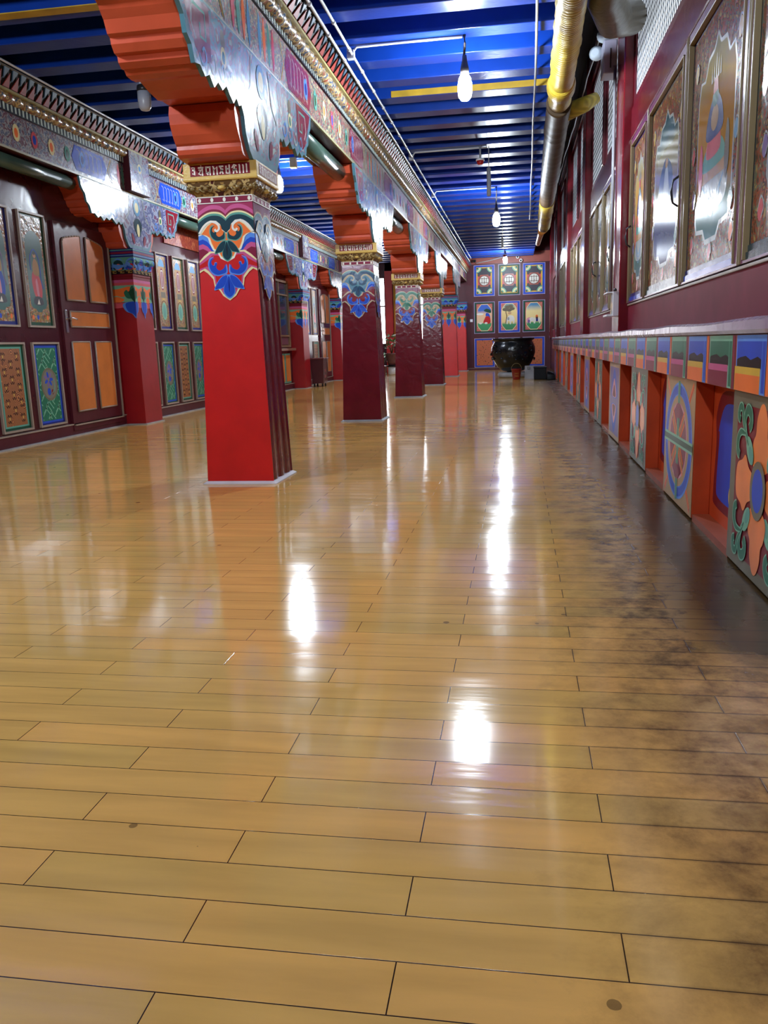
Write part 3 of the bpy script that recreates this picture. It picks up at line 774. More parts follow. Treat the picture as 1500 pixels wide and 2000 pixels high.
# left wall row --------------------------------------------------------------
YL = [5.2, 9.08, 12.95, 16.38, 19.95]
LX = -4.42
for i, yc in enumerate(YL):
    if i == 0: continue
    o = (LX, yc, 0)
    root = thing('pillar', o, ['', 'red half pillar against the left wall beside the orange-panelled door', 'red half pillar against the left wall hidden behind the big front pillar',
                 'shaded red half pillar against the left wall behind the wooden bin', 'bright red half pillar at the far end of the left wall'][i], 'pillar', 'half pillars along the left wall')
    shaft(o, [red_deep]*4, .225, .215, ZN, False, root)
    f = lambda z: .225-.01*z/ZN
    small_ornament(face_fn(0, o, f), o, '', root, 1, .2); small_ornament(face_fn(1, o, f), o, '', root, 2, .2)
    lotus_capital(o, .215, .265, root)
    b = MB(o); b.box((LX-.02, yc-.24, 0), (LX+.245, yc+.24, .012), stone); b.build('floor_collar', root)
    bracket(XL+.118, yc, .079, .116, ['', 'shaded orange bow bracket with pale scroll plate above the near left half pillar', 'orange bow bracket on the left wall behind the big front pillar',
            'dark orange bow bracket with silvery plate above the shaded half pillar', 'orange bow bracket above the far left half pillar'][i], 'brackets along the left wall', (1,),
            plate_mat=busy('bracket_plate_grey', [(104, 52, 84), (120, 124, 160), (86, 90, 130), (150, 156, 176), (110, 66, 96)], 12, .22, .2))
    # projecting beam-end block over each half pillar
    t_ = thing('beam_block', (LX, yc, 2.55), 'maroon block with painted flower plate over the %s left half pillar' % ['', 'near', 'second', 'third', 'farthest'][i], 'beam block', 'beam blocks over the left half pillars')
    b = MB((LX, yc, 2.55)); b.box((LX-.02, yc-.24, 2.52), (LX+.30, yc+.24, 3.02), maroon_dull); b.build('block', t_, .004)
    p = Pic(lambda u, v, h: (LX+.302+h, yc+u, v), (LX, yc, 2.55), 'g', .0004)
    p.rect(-.235, 2.53, .235, 3.01, busy_left); 
    for k in range(6):
        a = k*math.pi/3; p.poly(ell(.10*math.cos(a), 2.78+.12*math.sin(a), .06, .035, 12, a), 'silver', 3)
    p.poly(ell(0, 2.78, .05, .05), 'cream'); p.poly(ell(0, 2.78, .028, .028), 'sky')
    p.build('flower_plate', t_)
LF = [YB, 5.2, 9.08, 12.95, 16.38, 19.95, YE]
LF = [1.5, 5.2, 9.08, 12.95, 16.38, 19.95, 23.6]
ln = ['', 'painted grey-violet beam above the left wall, left of the first half pillar', 'painted beam with blue lettered panel above the left wall behind the big front pillar',
      'silvery painted beam above the left wall between second and third half pillars', 'painted beam above the far left door', 'last painted beam of the left wall']
for i in range(1, 6):
    beam(LX, LF[i]+.001, LF[i+1]-.001, .22, (1,), 2.50, 2.80, 2.93, 3.075, ln[i], 'beams along the left wall', busy_left)
# pole under left beam
for i in range(1, 4):
    y0, y1 = LF[i]+1.215, LF[i+1]-1.215
    b = MB((LX+.13, (y0+y1)/2, 2.43)); b.tube([(LX+.13, y0, 2.43), (LX+.13, y1, 2.43)], .06, green_pole, 14)
    tag(b.build('round_pole'), ['', 'dark round pole under the left wall beam at the left edge of the photo', 'dark green pole under the blue lettered beam of the left wall', 'round pole under the third beam of the left wall'][i], 'pole', 'poles under the left wall beams')

# ================================================================== LEFT WALL PANELS
XW = XL
def gold_border(): return busy('painting_border', [(150, 124, 60), (118, 84, 50), (90, 100, 90), (170, 140, 76), (140, 70, 50), (128, 128, 110)], 34, .28, .3)
def deity_painting(p, w, z0, z1, border, k=0):
    h = z1-z0; m = w/2
    p.rect(0, z0, w, z1, border); p.rect(w*.09, z0+h*.03, w*.91, z1-h*.02, gold_border())
    gm = vgrad('painted_field_left', [(0, (30, 90, 84)), (.18, (86, 110, 96)), (.35, (150, 138, 104)), (.65, (176, 160, 124)), (.78, (110, 160, 160)), (1, (50, 120, 150))], 1.2, 1.98, .3)
    og = [(w*.16, z0+h*.2), (w*.22, z0+h*.16), (w*.36, z0+h*.15), (w*.4, z0+h*.125), (w*.6, z0+h*.125), (w*.64, z0+h*.15), (w*.78, z0+h*.16), (w*.84, z0+h*.2),
          (w*.84, z0+h*.72), (w*.78, z0+h*.8), (w*.64, z0+h*.845), (m, z0+h*.86), (w*.36, z0+h*.845), (w*.22, z0+h*.8), (w*.16, z0+h*.72)]
    p.poly(og, gm)
    c1 = ('purple', 'blue', 'rose', 'sky')[k % 4]; c2 = ('rose', 'purple', 'blue', 'orange')[k % 4]
    p.poly(smooth_pts([(m-.10*w, z0+h*.26), (m+.14*w, z0+h*.25), (m+.20*w, z0+h*.36), (m+.08*w, z0+h*.47), (m-.10*w, z0+h*.50), (m-.2*w, z0+h*.4)]), c1)
    p.poly(smooth_pts([(m-.02*w, z0+h*.28), (m+.06*w, z0+h*.28), (m+.02*w, z0+h*.42), (m-.05*w, z0+h*.40)]), 'lpink')
    p.poly(smooth_pts([(m-.10*w, z0+h*.47), (m+.12*w, z0+h*.46), (m+.12*w, z0+h*.56), (m, z0+h*.61), (m-.10*w, z0+h*.56)]), 'tan')
    p.poly(ell(m+.0*w, z0+h*.635, .06*w, .022*h), 'skin'); p.poly(ell(m, z0+h*.655, .05*w, .014*h), 'dgrey')
    p.stroke(smooth_pts([(m-.2*w, z0+h*.5), (m-.18*w, z0+h*.62), (m, z0+h*.69), (m+.17*w, z0+h*.6), (m+.2*w, z0+h*.42), (m+.26*w, z0+h*.34)], False), .012, c2)
    p.poly(smooth_pts([(w*.3, z0+h*.2), (m, z0+h*.185), (w*.7, z0+h*.2), (w*.62, z0+h*.26), (w*.36, z0+h*.26)]), 'dgrey')
    p.poly([(m-.07*w, z0+h*.195), (m+.05*w, z0+h*.195), (m+.01*w, z0+h*.245)], 'white')
    for q in range(4): p.poly(ell(w*(.2+.2*q), z0+h*.075, .045*w, .022*h), ('orange', 'blue', 'olive', 'orange')[q], p.L+1)
    p.L += 1
def vase_painting(p, w, z0, z1, border, k=0):
    h = z1-z0; m = w/2
    p.rect(0, z0, w, z1, border); p.rect(w*.08, z0+h*.03, w*.92, z1-h*.02, gold_border())
    p.poly(ell(m, z0+h*.84, w*.26, h*.1), 'sky'); p.rect(w*.24, z0+h*.3, w*.76, z0+h*.84, 'tan')
    p.poly(ell(m, z0+h*.67, w*.17, h*.15), 'dmag'); p.frame(w*.42, z0+h*.55, w*.58, z0+h*.79, .01, 'white')
    p.rect(w*.3, z0+h*.42, w*.7, z0+h*.5, 'olive'); p.rect(w*.38, z0+h*.36, w*.62, z0+h*.42, 'gold')
    p.poly(ell(m, z0+h*.24, w*.22, h*.12), 'lgreen'); p.poly(ell(m, z0+h*.24, w*.13, h*.09), 'sea')
    p.stroke(smooth_pts([(w*.25, z0+h*.2), (w*.28, z0+h*.33), (m, z0+h*.38), (w*.72, z0+h*.33), (w*.75, z0+h*.2)], False), .012, 'brown')
def textile(p, w, z0, z1, border):
    h = z1-z0
    tm = MATS.get('brocade') or brocade()
    p.rect(0, z0, w, z1, border); p.rect(w*.07, z0+h*.03, w*.93, z1-h*.03, 'sea'); p.rect(w*.12, z0+h*.05, w*.88, z1-h*.05, tm)
    for i in range(3):
        for j in range(5):
            u = w*(.26+.24*i); z = z0+h*(.14+.18*j)+(h*.09 if i == 1 else 0)
            if z > z1-h*.1: continue
            p.stroke(smooth_pts([(u-.03, z+.01), (u-.015, z+.035), (u, z+.01), (u+.015, z+.035), (u+.03, z+.01)], False, 3), .008, 'black', 8)
            p.stroke(smooth_pts([(u-.028, z-.02), (u-.012, z-.04), (u, z-.015), (u+.012, z-.04), (u+.028, z-.02)], False, 3), .007, 'black', 8)
            p.poly(ell(u, z, .009, .016, 8), 'gold', 9)
def brocade():
    m, nt, b_ = node_mat('brocade'); v = coords(nt, (1, 1, 1))
    w1 = nt.nodes.new('ShaderNodeTexVoronoi'); w1.inputs['Scale'].default_value = 9; nt.links.new(v, w1.inputs['Vector'])
    s = mathn(nt, 'SINE', mathn(nt, 'MULTIPLY', w1.outputs['Distance'], 95))
    nt.links.new(ramp(nt, s, [(.35, (110, 58, 34)), (.6, (196, 128, 70))]), b_.inputs['Base Color']); b_.inputs['Roughness'].default_value = .4
    MATS['brocade'] = m; return m
def fret(p, w, z0, z1, border):
    h = z1-z0
    p.rect(0, z0, w, z1, border); p.rect(w*.05, z0+h*.02, w*.95, z1-h*.02, 'blue'); p.rect(w*.10, z0+h*.045, w*.90, z1-h*.045, 'green')
    a0, a1, b0, b1 = w*.12, w*.88, z0+h*.055, z1-h*.055
    p.L += 1; L = p.L; st = .036
    def clipped(x0, y0, dx, dy, l):
        n = int(l/.012)+1; seg = []
        for i in range(n+1):
            x, y = x0+dx*l*i/n, y0+dy*l*i/n
            if a0 <= x <= a1 and b0 <= y <= b1: seg.append((x, y))
            elif len(seg) > 1: p.stroke(seg, .010, 'lgreen', L); seg = []
            else: seg = []
        if len(seg) > 1: p.stroke(seg, .010, 'lgreen', L)
    nn = int(h/st)+6; c = .7071
    for i in range(-3, nn):
        for j in range(-2, int(w/(st*2.2))+2):
            x = j*st*2.9+(i % 4)*st*.7; y = z0+i*st
            if (i//2+j) % 2: clipped(x, y, c, c, st*3.4)
            else: clipped(x+st*1.2, y, -c, c, st*3.4)
    p.poly(ell(w*.52, (z0+z1)/2, w*.33, .155, 28), 'olive'); p.poly(ell(w*.52, (z0+z1)/2, w*.28, .135, 28), 'grey')
    for q in range(7):
        a = q*2*math.pi/7; p.poly(ell(w*.50+.045*math.cos(a), (z0+z1)/2+.045+.045*math.sin(a), .03, .016, 10, a), ('blue', 'purple')[q % 2], p.L+1)
    p.L += 1
    p.poly(ell(w*.48, (z0+z1)/2-.07, .03, .035), 'blue'); p.poly(ell(w*.62, (z0+z1)/2-.075, .02, .025), 'maroon')
    p.stroke(smooth_pts([(w*.7, (z0+z1)/2+.05), (w*.72, (z0+z1)/2-.03), (w*.6, (z0+z1)/2-.09)], False), .01, 'sea')

def left_panel(y0, y1, z0, z1, kind, border, label, group, k=0):
    w = y1-y0; o = (XW, y0, z0); root = thing('wall_painting', o, label, 'painted panel', group)
    b = MB(o); t = .018
    for a in ((y0, z0, y1, z0+t), (y0, z1-t, y1, z1), (y0, z0+t, y0+t, z1-t), (y1-t, z0+t, y1, z1-t)):
        b.box((XW, a[0], a[1]), (XW+.022, a[2], a[3]), beige_trim)
    b.build('frame', root)
    b = MB(o); b.box((XW, y0+t, z0+t), (XW+.004, y1-t, z1-t), pal(border)); pb = b.build('board', root)
    p = Pic(lambda u, v, h: (XW+.004+h, y0+t+u, v), o, '', .00012)
    kind(p, w-2*t, z0+t, z1-t, border, *( [k] if kind in (deity_painting, vase_painting) else []))
    p.build('painting', pb)
ups = [(5.95, 6.40), (6.56, 6.99), (7.14, 7.57)]
for i, (a, c) in enumerate(ups):
    left_panel(a, c, 1.065, 2.10, deity_painting, ('dgreen', 'dblue', 'dgreen')[i],
               'tall robed figure painting on the near left wall, %s' % ['outside the photo edge', 'blue edged, at the photo edge', 'green edged, beside the door'][i], 'tall paintings on the near left wall', i)
lows = [(6.02, 6.52), (6.66, 7.07), (7.17, 7.62)]
lows = [(5.95, 6.40), (6.56, 7.02), (7.14, 7.60)]
for i, (a, c) in enumerate(lows):
    if i == 1: left_panel(a, c, .14, .93, textile, 'dgreen', 'low orange brocade panel left of the green fret panel', 'low panels on the near left wall')
    else: left_panel(a, c, .14, .93, fret, 'dblue', 'low green fret panel with flower roundel %s' % ('at the photo edge' if i == 0 else 'beside the door'), 'low panels on the near left wall')
# bay behind the big pillar
ya = 9.45
for i in range(6):
    a, c = ya+.512*i+.04, ya+.512*i+.42
    left_panel(a, c, 1.075, 2.02, vase_painting, ('dgreen', 'dblue')[i % 2], 'narrow painting of a vase and column, %s after the near half pillar' % ['first', 'second', 'third', 'fourth', 'fifth', 'sixth'][i], 'narrow vase paintings on the left wall', i)
    if i % 2: left_panel(a, c, .14, .93, fret, 'dgreen', 'low green fret panel under the %s vase painting after the near half pillar' % ['first', 'second', 'third', 'fourth', 'fifth', 'sixth'][i], 'low panels between the half pillars')
    else: left_panel(a, c, .14, .93, textile, 'dgreen', 'low orange brocade panel under the %s vase painting after the near half pillar' % ['first', 'second', 'third', 'fourth', 'fifth', 'sixth'][i], 'low panels between the half pillars')
# carved red and gold board between beams above bay
b = MB((XW, 11, 2.2)); b.box((XW+.001, 10.32, 2.16), (XW+.02, 11.7, 2.44), busy('carved_red_gold', [(120, 30, 26), (150, 70, 40), (128, 40, 30), (170, 100, 60)], 22, .35, .3))
tag(b.build('carved_frieze'), 'red and gold carved frieze board above the narrow vase paintings on the left wall', 'frieze')
# baseboards
b = MB(); b.box((XW, YB, 0), (XW+.05, YE, .012), stone); b.box((XW, YB, .012), (XW+.022, YE, .11), maroon_dull); b.box((XW, YB, .11), (XW+.03, YE, .122), beige_trim); struct(b.build('baseboard_left'))
# doors
def panel_door(n, y0, y1, z1, label_handle_side=1, boards=None):
    b = MB((XW, y0, 0)); b.box((XW, y0, .05), (XW+.03, y1, z1), maroon_dull)
    root = struct(b.build('door_%d' % n, None, .003)); o = (XW, y0, 0)
    w = y1-y0
    def board(a, c, z0, z1_, arch=0):
        m = MB(o); X = XW+.03; yy0, yy1 = y0+a*w, y0+c*w
        fr = .012
        top = [(yy1, z1_), (yy0, z1_)]
        if arch: top = smooth_pts([(yy1, z1_-.10), (yy1-.03, z1_-.05), ((yy0+yy1)/2, z1_-.02), (yy0+.03, z1_), (yy0, z1_)] if arch > 0 else [(yy1, z1_), (yy1-.03, z1_), ((yy0+yy1)/2, z1_-.02), (yy0+.03, z1_-.05), (yy0, z1_-.10)], False, 3)
        P = [(yy0, z0), (yy1, z0)]+top
        m.loft([[(X, *q) for q in P], [(X+.012, *q) for q in P]], orange_board); o_ = m.build('board', root)
        cy_, cz_ = (yy0+yy1)/2, (z0+z1_)/2
        m = MB(o)
        for q in range(len(P)):
            A, B = P[q], P[(q+1) % len(P)]
            m.tube([(X+.008, *A), (X+.008, *B)], .009, beige_trim, 6)
        m.build('board_moulding', o_)
    board(.10, .42, 1.34, 1.98, -1); board(.52, .84, 1.34, 1.98, 1)
    board(.12, .84, 1.08, 1.23); board(.10, .42, .24, .93); board(.52, .84, .24, .93)
    m = MB(o); t = .014
    m.box((XW+.03, y0+.02, .10), (XW+.045, y1-.04, .10+t), beige_trim); m.box((XW+.03, y1-.05, .10), (XW+.045, y1-.036, z1-.03), beige_trim)
    m.build('door_moulding', root)
    m = MB(o); yy = y0+.055
    m.box((XW+.03, yy-.018, 1.02), (XW+.042, yy+.018, 1.24), chrome); m.tube([(XW+.04, yy, 1.16), (XW+.085, yy, 1.16), (XW+.09, yy+.03, 1.16), (XW+.085, yy+.12, 1.15)], .009, chrome, 8)
    m.build('door_handle', root, .003)
    return root
panel_door(1, 7.70, 8.80, 2.08)
panel_door(2, 18.55, 19.62, 2.08)
# door top moulding over door 1: dark carved arch
left_panel(17.95, 18.40, 1.065, 2.06, deity_painting, 'dblue', 'painting between the shaded half pillar and the far left door', 'far left wall paintings', 2)
left_panel(17.95, 18.40, .14, .93, textile, 'sea', 'low brocade panel between the shaded half pillar and the far left door', 'far left wall low panels')
left_panel(16.95, 17.75, 1.065, 2.06, deity_painting, 'dblue', 'wide painting beside the shaded half pillar above the wooden bin', 'far left wall paintings', 1)
# lattice window bay, with cabinet boards beneath
def left_window(n, y0, y1):
    o = (XW, y0, .8)
    b = MB(o); t = .035; X1 = XW+.05; fm = paint('brown_frame', (120, 92, 66), .35, .15)
    for a in ((y0, .82, y1, .86), (y0, 2.02, y1, 2.06), (y0, .86, y0+t, 2.02), (y1-t, .86, y1, 2.02)): b.box((XW, a[0], a[1]), (X1, a[2], a[3]), fm)
    root = struct(b.build('window_%d' % n)); 
    gl, nt, bb = node_mat('dark_glass'); bb.inputs['Base Color'].default_value = lin((44, 50, 70)); bb.inputs['Roughness'].default_value = .08
    n_ = 4; w = (y1-y0-2*t)/n_
    for k in range(n_):
        ya_, yb_ = y0+t+k*w, y0+t+(k+1)*w
        for (z0, z1, mt) in ((.87, 1.02, paint('lower_pane', (96, 54, 66), .35)), (1.05, 1.78, gl), (1.81, 2.01, gl)):
            m = MB(o); m.box((XW+.005, ya_+.008, z0), (XW+.014, yb_-.008, z1), mt); m.build('pane', root)
        m = MB(o); m.box((XW, yb_-.012, .86), (X1-.008, yb_+.012, 2.02), fm); m.build('mullion', root)
    m = MB(o); m.box((XW, y0, 1.02), (X1-.01, y1, 1.05), fm); m.box((XW, y0, 1.78), (X1-.01, y1, 1.81), fm); m.build('transom', root)
    m = MB(o); m.box((XW, y0-.06, .755), (XW+.13, y1+.06, .80), paint('sill_wood', (120, 82, 62), .3)); m.build('window_sill', root, .004)
left_window(3, 13.5, 15.95)
for k in range(6):
    a = 13.5+.41*k; o = (XW, a, .1)
    root = thing('wall_board', o, 'tall orange board with green edge under the dark left window, %s from the near side' % ['first', 'second', 'third', 'fourth', 'fifth', 'sixth'][k], 'wall board', 'orange boards under the left window')
    b = MB(o); b.box((XW, a+.02, .14), (XW+.02, a+.39, .70), pal('sea')); b.build('border', root)
    b = MB(o); b.box((XW+.02, a+.06, .17), (XW+.03, a+.35, .67), orange_board); b.build('board', root, .003)
# far bright corner: red pier and yellow curtain at the end wall
b = MB((-3.6, YE-.1, 0)); b.box((-3.85, YE-.14, 0), (-3.64, YE-.002, 2.9), red_b); tag(b.build('pier'), 'narrow red pier between the bright window and the yellow strip at the far left', 'pier')
b = MB((-3.4, YE-.05, .6))
rings = [[(-3.62, YE-.06, z), (-3.58, YE-.09, z), (-3.55, YE-.05, z), (-3.51, YE-.09, z), (-3.48, YE-.05, z), (-3.48, YE-.02, z), (-3.62, YE-.02, z)] for z in (.75, 1.5, 2.3, 2.85)]
b.loft(rings, paint('yellow_cloth', (226, 176, 76), .7, .06)); tag(b.build('curtain'), 'narrow yellow curtain hanging beside the red pier at the far left', 'curtain')

# ================================================================== END WALL PANELS
XP = [(-1.28, -.685), (-.584, .035), (.107, .735)]
def end_panel(x0, x1, z0, z1, fn, label, group, *a):
    o = (x0, YE, z0); root = thing('wall_painting', o, label, 'painted panel', group)
    b = MB(o); t = .016; edge = paint('pale_violet_edge', (168, 150, 190), .35)
    for q in ((x0, z0, x1, z0+t), (x0, z1-t, x1, z1), (x0, z0+t, x0+t, z1-t), (x1-t, z0+t, x1, z1-t)): b.box((q[0], YE-.02, q[1]), (q[2], YE, q[3]), edge)
    b.build('frame', root)
    b = MB(o); b.box((x0+t, YE-.008, z0+t), (x1-t, YE, z1-t), pal('olive')); bo = b.build('board', root)
    p = Pic(lambda u, v, h: (x0+t+u, YE-.009-h, v), o, '', .0004)
    fn(p, x1-x0-2*t, z0+t, z1-t, *a); p.build('painting', bo)
def medal(p, w, z0, z1, bc, shine=0):
    h = z1-z0; m = w/2; zm = (z0+z1)/2
    p.rect(0, z0, w, z1, bc); p.rect(w*.1, z0+h*.06, w*.9, z1-h*.05, 'yellow'); p.rect(w*.17, z0+h*.1, w*.83, z1-h*.09, 'brown')
    p.rect(w*.17, z0+h*.10, w*.83, z0+h*.36, 'dgrey'); p.rect(w*.17, z1-h*.34, w*.83, z1-h*.09, 'dgrey')
    p.poly([(w*.17, zm-h*.16), (w*.4, zm-h*.08), (w*.4, zm+h*.08), (w*.17, zm+h*.16)], 'rose'); p.poly([(w*.83, zm-h*.16), (w*.6, zm-h*.08), (w*.6, zm+h*.08), (w*.83, zm+h*.16)], 'rose')
    p.poly([(m-w*.2, zm-h*.2), (m+w*.2, zm-h*.2), (m+w*.33, zm), (m+w*.2, zm+h*.2), (m-w*.2, zm+h*.2), (m-w*.33, zm)], (paint('med_orange', (160, 70, 50), .4)))
    for sx in (0, 1):
        for sz in (0, 1):
            cx_ = w*.12 if sx == 0 else w*.88; cz_ = z0+h*.08 if sz == 0 else z1-h*.07
            for r_, c in ((.27, 'black'), (.255, 'lgreen'), (.2, 'cream'), (.13, 'lgreen'), (.07, 'black')):
                a0 = {(0, 0): 0, (1, 0): 90, (1, 1): 180, (0, 1): 270}[(sx, sz)]
                P = [(cx_, cz_)]+[(cx_+w*r_*math.cos(math.radians(a0+15*i)), cz_+w*r_*math.sin(math.radians(a0+15*i))) for i in range(7)]
                p.poly(P, c)
    R = w*.225
    p.poly(ell(m, zm, R*1.08, R*1.08, 28), 'black'); p.poly(ell(m, zm, R, R, 28), 'white')
    p.L += 1; L = p.L
    for k in (-.5, 0, .5): p.stroke([(m+R*k, zm-R*.8*(1-abs(k)*.4)), (m+R*k, zm+R*.8*(1-abs(k)*.4))], .014, 'brown', L); 
    for k in (-.45, .45): p.stroke([(m-R*.85, zm+R*k), (m+R*.85, zm+R*k)], .014, 'brown', L)
    p.stroke([(m, zm-R*.3), (m+R*.25, zm-R*.3)], .012, 'brown', L)
def scene(p, w, z0, z1, bc, kind):
    h = z1-z0; m = w/2
    p.rect(0, z0, w, z1, bc); p.rect(w*.1, z0+h*.06, w*.9, z1-h*.05, 'lpink' if bc != 'dgreen' else 'rose'); p.rect(w*.12, z0+h*.08, w*.88, z1-h*.07, busy('scene_spandrel', [(200, 90, 60), (150, 60, 50), (220, 150, 120), (170, 70, 60), (210, 120, 90)], 40, .4, 0))
    oc = lambda k: [(m+w*k*a, z0+h*.5+h*k*1.08*b_) for a, b_ in ((-.2, -.5), (.2, -.5), (.42, -.33), (.46, -.2), (.46, .2), (.42, .33), (.2, .5), (-.2, .5), (-.42, .33), (-.46, .2), (-.46, -.2), (-.42, -.33))]
    p.poly(oc(.82), 'cream')
    sky = {0: [(0, (36, 140, 80)), (.28, (40, 150, 84)), (.3, (230, 200, 160)), (.6, (236, 190, 140)), (.72, (40, 100, 190)), (1, (30, 80, 200))],
           1: [(0, (30, 120, 70)), (.22, (40, 140, 80)), (.3, (236, 206, 130)), (.7, (240, 214, 140)), (.85, (120, 150, 140)), (1, (70, 130, 140))],
           2: [(0, (36, 130, 80)), (.25, (40, 150, 84)), (.3, (240, 216, 140)), (.65, (240, 220, 150)), (.85, (60, 130, 170)), (1, (30, 90, 170))]}[kind]
    p.poly(oc(.78), vgrad('scene_sky_%d' % kind, sky, z0*0+.05, h*.0+.88, .35, 0, .05))
    g = z0+h*.32
    if kind == 0:
        p.poly(smooth_pts([(w*.45, g), (w*.78, g-.01), (w*.80, g+h*.14), (w*.74, g+h*.22), (w*.62, g+h*.26), (w*.52, g+h*.16)]), 'red'); p.poly(ell(w*.62, g+h*.27, .035, .045), 'skin')
        p.poly(smooth_pts([(w*.56, g+h*.24), (w*.6, g+h*.33), (w*.74, g+h*.3), (w*.8, g+h*.16), (w*.72, g+h*.22)]), 'blue')
        p.poly(smooth_pts([(w*.48, g+h*.40), (w*.8, g+h*.33), (w*.82, g+h*.42), (w*.6, g+h*.47)]), 'dgreen')
        for u in (.3, .58): p.poly(ell(w*u, g-.0, .045, .028), 'white')
        p.poly(ell(w*.28, g+h*.3, .10, .03), 'white')
    elif kind == 1:
        p.stroke(smooth_pts([(w*.33, g-.02), (w*.38, g+h*.2), (w*.34, g+h*.34), (w*.42, g+h*.45)], False), .022, 'brown')
        for u, v in ((.3, .42), (.42, .5), (.56, .52), (.64, .44), (.5, .4)): p.poly(ell(w*u, g+h*v, .075, .045), 'olive')
        p.poly(smooth_pts([(w*.38, g-h*.05), (w*.42, g-h*.05), (w*.43, g+h*.04), (w*.52, g+h*.03), (w*.53, g-h*.06), (w*.58, g-h*.06), (w*.60, g+h*.03), (w*.68, g+h*.02), (w*.69, g-h*.04), (w*.74, g-h*.04), (w*.76, g+h*.1), (w*.7, g+h*.2), (w*.54, g+h*.23), (w*.42, g+h*.17), (w*.37, g+h*.06)], True, 3), 'white')
        p.poly(ell(w*.46, g+h*.12, .03, .045), 'silver'); p.poly(ell(w*.52, g+h*.30, .05, .035), 'skin')
    else:
        for u, s_, c in ((.27, .7, 'lpink'), (.42, .85, 'white'), (.66, 1.1, 'white')):
            p.poly(smooth_pts([(w*u-.07*s_, g-.05), (w*u-.05*s_, g-.05), (w*u-.04*s_, g), (w*u+.04*s_, g), (w*u+.05*s_, g-.05), (w*u+.07*s_, g-.05), (w*u+.08*s_, g+.08), (w*u, g+.12), (w*u-.08*s_, g+.09), (w*u-.10*s_, g+.04)], True, 3), c)
        p.poly(ell(w*.27, g+.01, .03, .05), 'purple'); p.rect(w*.60, g+.0, w*.70, g+.09, 'dblue'); p.poly(ell(w*.64, g+.15, .035, .035), 'orange'); p.rect(w*.59, g+.08, w*.70, g+.13, 'brown')
def brocade_panel(p, w, z0, z1, bc):
    h = z1-z0; p.rect(0, z0, w, z1, bc)
    m, nt, b_ = MATS.get('brocade_end') or (None,)*3 if False else node_mat('brocade_end')
    v = coords(nt); vo = nt.nodes.new('ShaderNodeTexVoronoi'); vo.inputs['Scale'].default_value = 17; nt.links.new(v, vo.inputs['Vector'])
    nt.links.new(ramp(nt, vo.outputs['Distance'], [(.0, (70, 30, 24)), (.2, (90, 40, 30)), (.26, (196, 110, 62)), (1, (190, 98, 60))]), b_.inputs['Base Color'])
    p.rect(w*.09, z0+h*.05, w*.91, z1-h*.05, m)
cn = ['left', 'middle', 'right']
for i, (a, c) in enumerate(XP):
    end_panel(a, c, 2.085, 2.95, medal, 'far wall panel with white fret roundel, %s of the top row' % cn[i], 'roundel panels on the far wall', ('blue', 'dgreen', 'blue')[i])
    end_panel(a, c, 1.04, 1.93, scene, ['far wall painting of a red-robed figure and white sheep in an arched frame', 'far wall painting of a white elephant under a tree', 'far wall painting of white animals carrying a load'][i], 'scene paintings on the far wall', ('dgreen', 'blue', 'dgreen')[i], i)
    end_panel(a, c, .07, .905, brocade_panel, 'orange dotted panel in the bottom row of the far wall, %s' % ['clear of the cauldron', 'behind the cauldron', 'between cauldron and counter'][i], 'orange panels on the far wall', ('blue', 'olive', 'blue')[i])

# ================================================================== RIGHT WALL
post_gl = paint('post_maroon', (112, 24, 34), .18, .1, .15, 6)
PY = [3.3-3.85*1, 7.15, 11.02, 14.9, 18.75, 22.6]
for i, y in enumerate(PY):
    b = MB((XR, y, .84)); b.box((XR-.095, y, .84), (XR, y+.5, 4.1), post_gl)
    tag(b.build('wall_post', None, .01), ['maroon post of the right wall behind the camera', 'wide glossy maroon post on the right wall with a white socket box', 'second glossy maroon post along the right wall', 'third maroon post along the right wall',
        'fourth maroon post along the right wall', 'last maroon post of the right wall near the far end'][i], 'post', 'posts along the right wall')
b = MB((XR, 10, 2.31)); b.box((XR-.032, YB, 2.315), (XR, YE, 2.55), maroon_rail); tag(b.build('rail', None, .012), 'long maroon rail above the painted shutters of the right wall', 'rail')
b = MB((XR, 10, 3.8)); b.box((XR-.05, YB, 3.78), (XR, YE, 3.95), post_gl); b.box((XR-.08, YB, 3.95), (XR, YE, 4.15), post_gl); tag(b.build('top_rail', None, .01), 'maroon top rail above the lattice windows on the right wall', 'rail')
b = MB((XR, 10, .84)); b.box((XR-.02, YB, .84), (XR, YE, 1.06), paint('dado_maroon', (118, 38, 52), .6, .12, spec=.12)); b.box((XR-.028, YB, 1.05), (XR, YE, 1.064), beige_trim); struct(b.build('trim_2', None, .003))
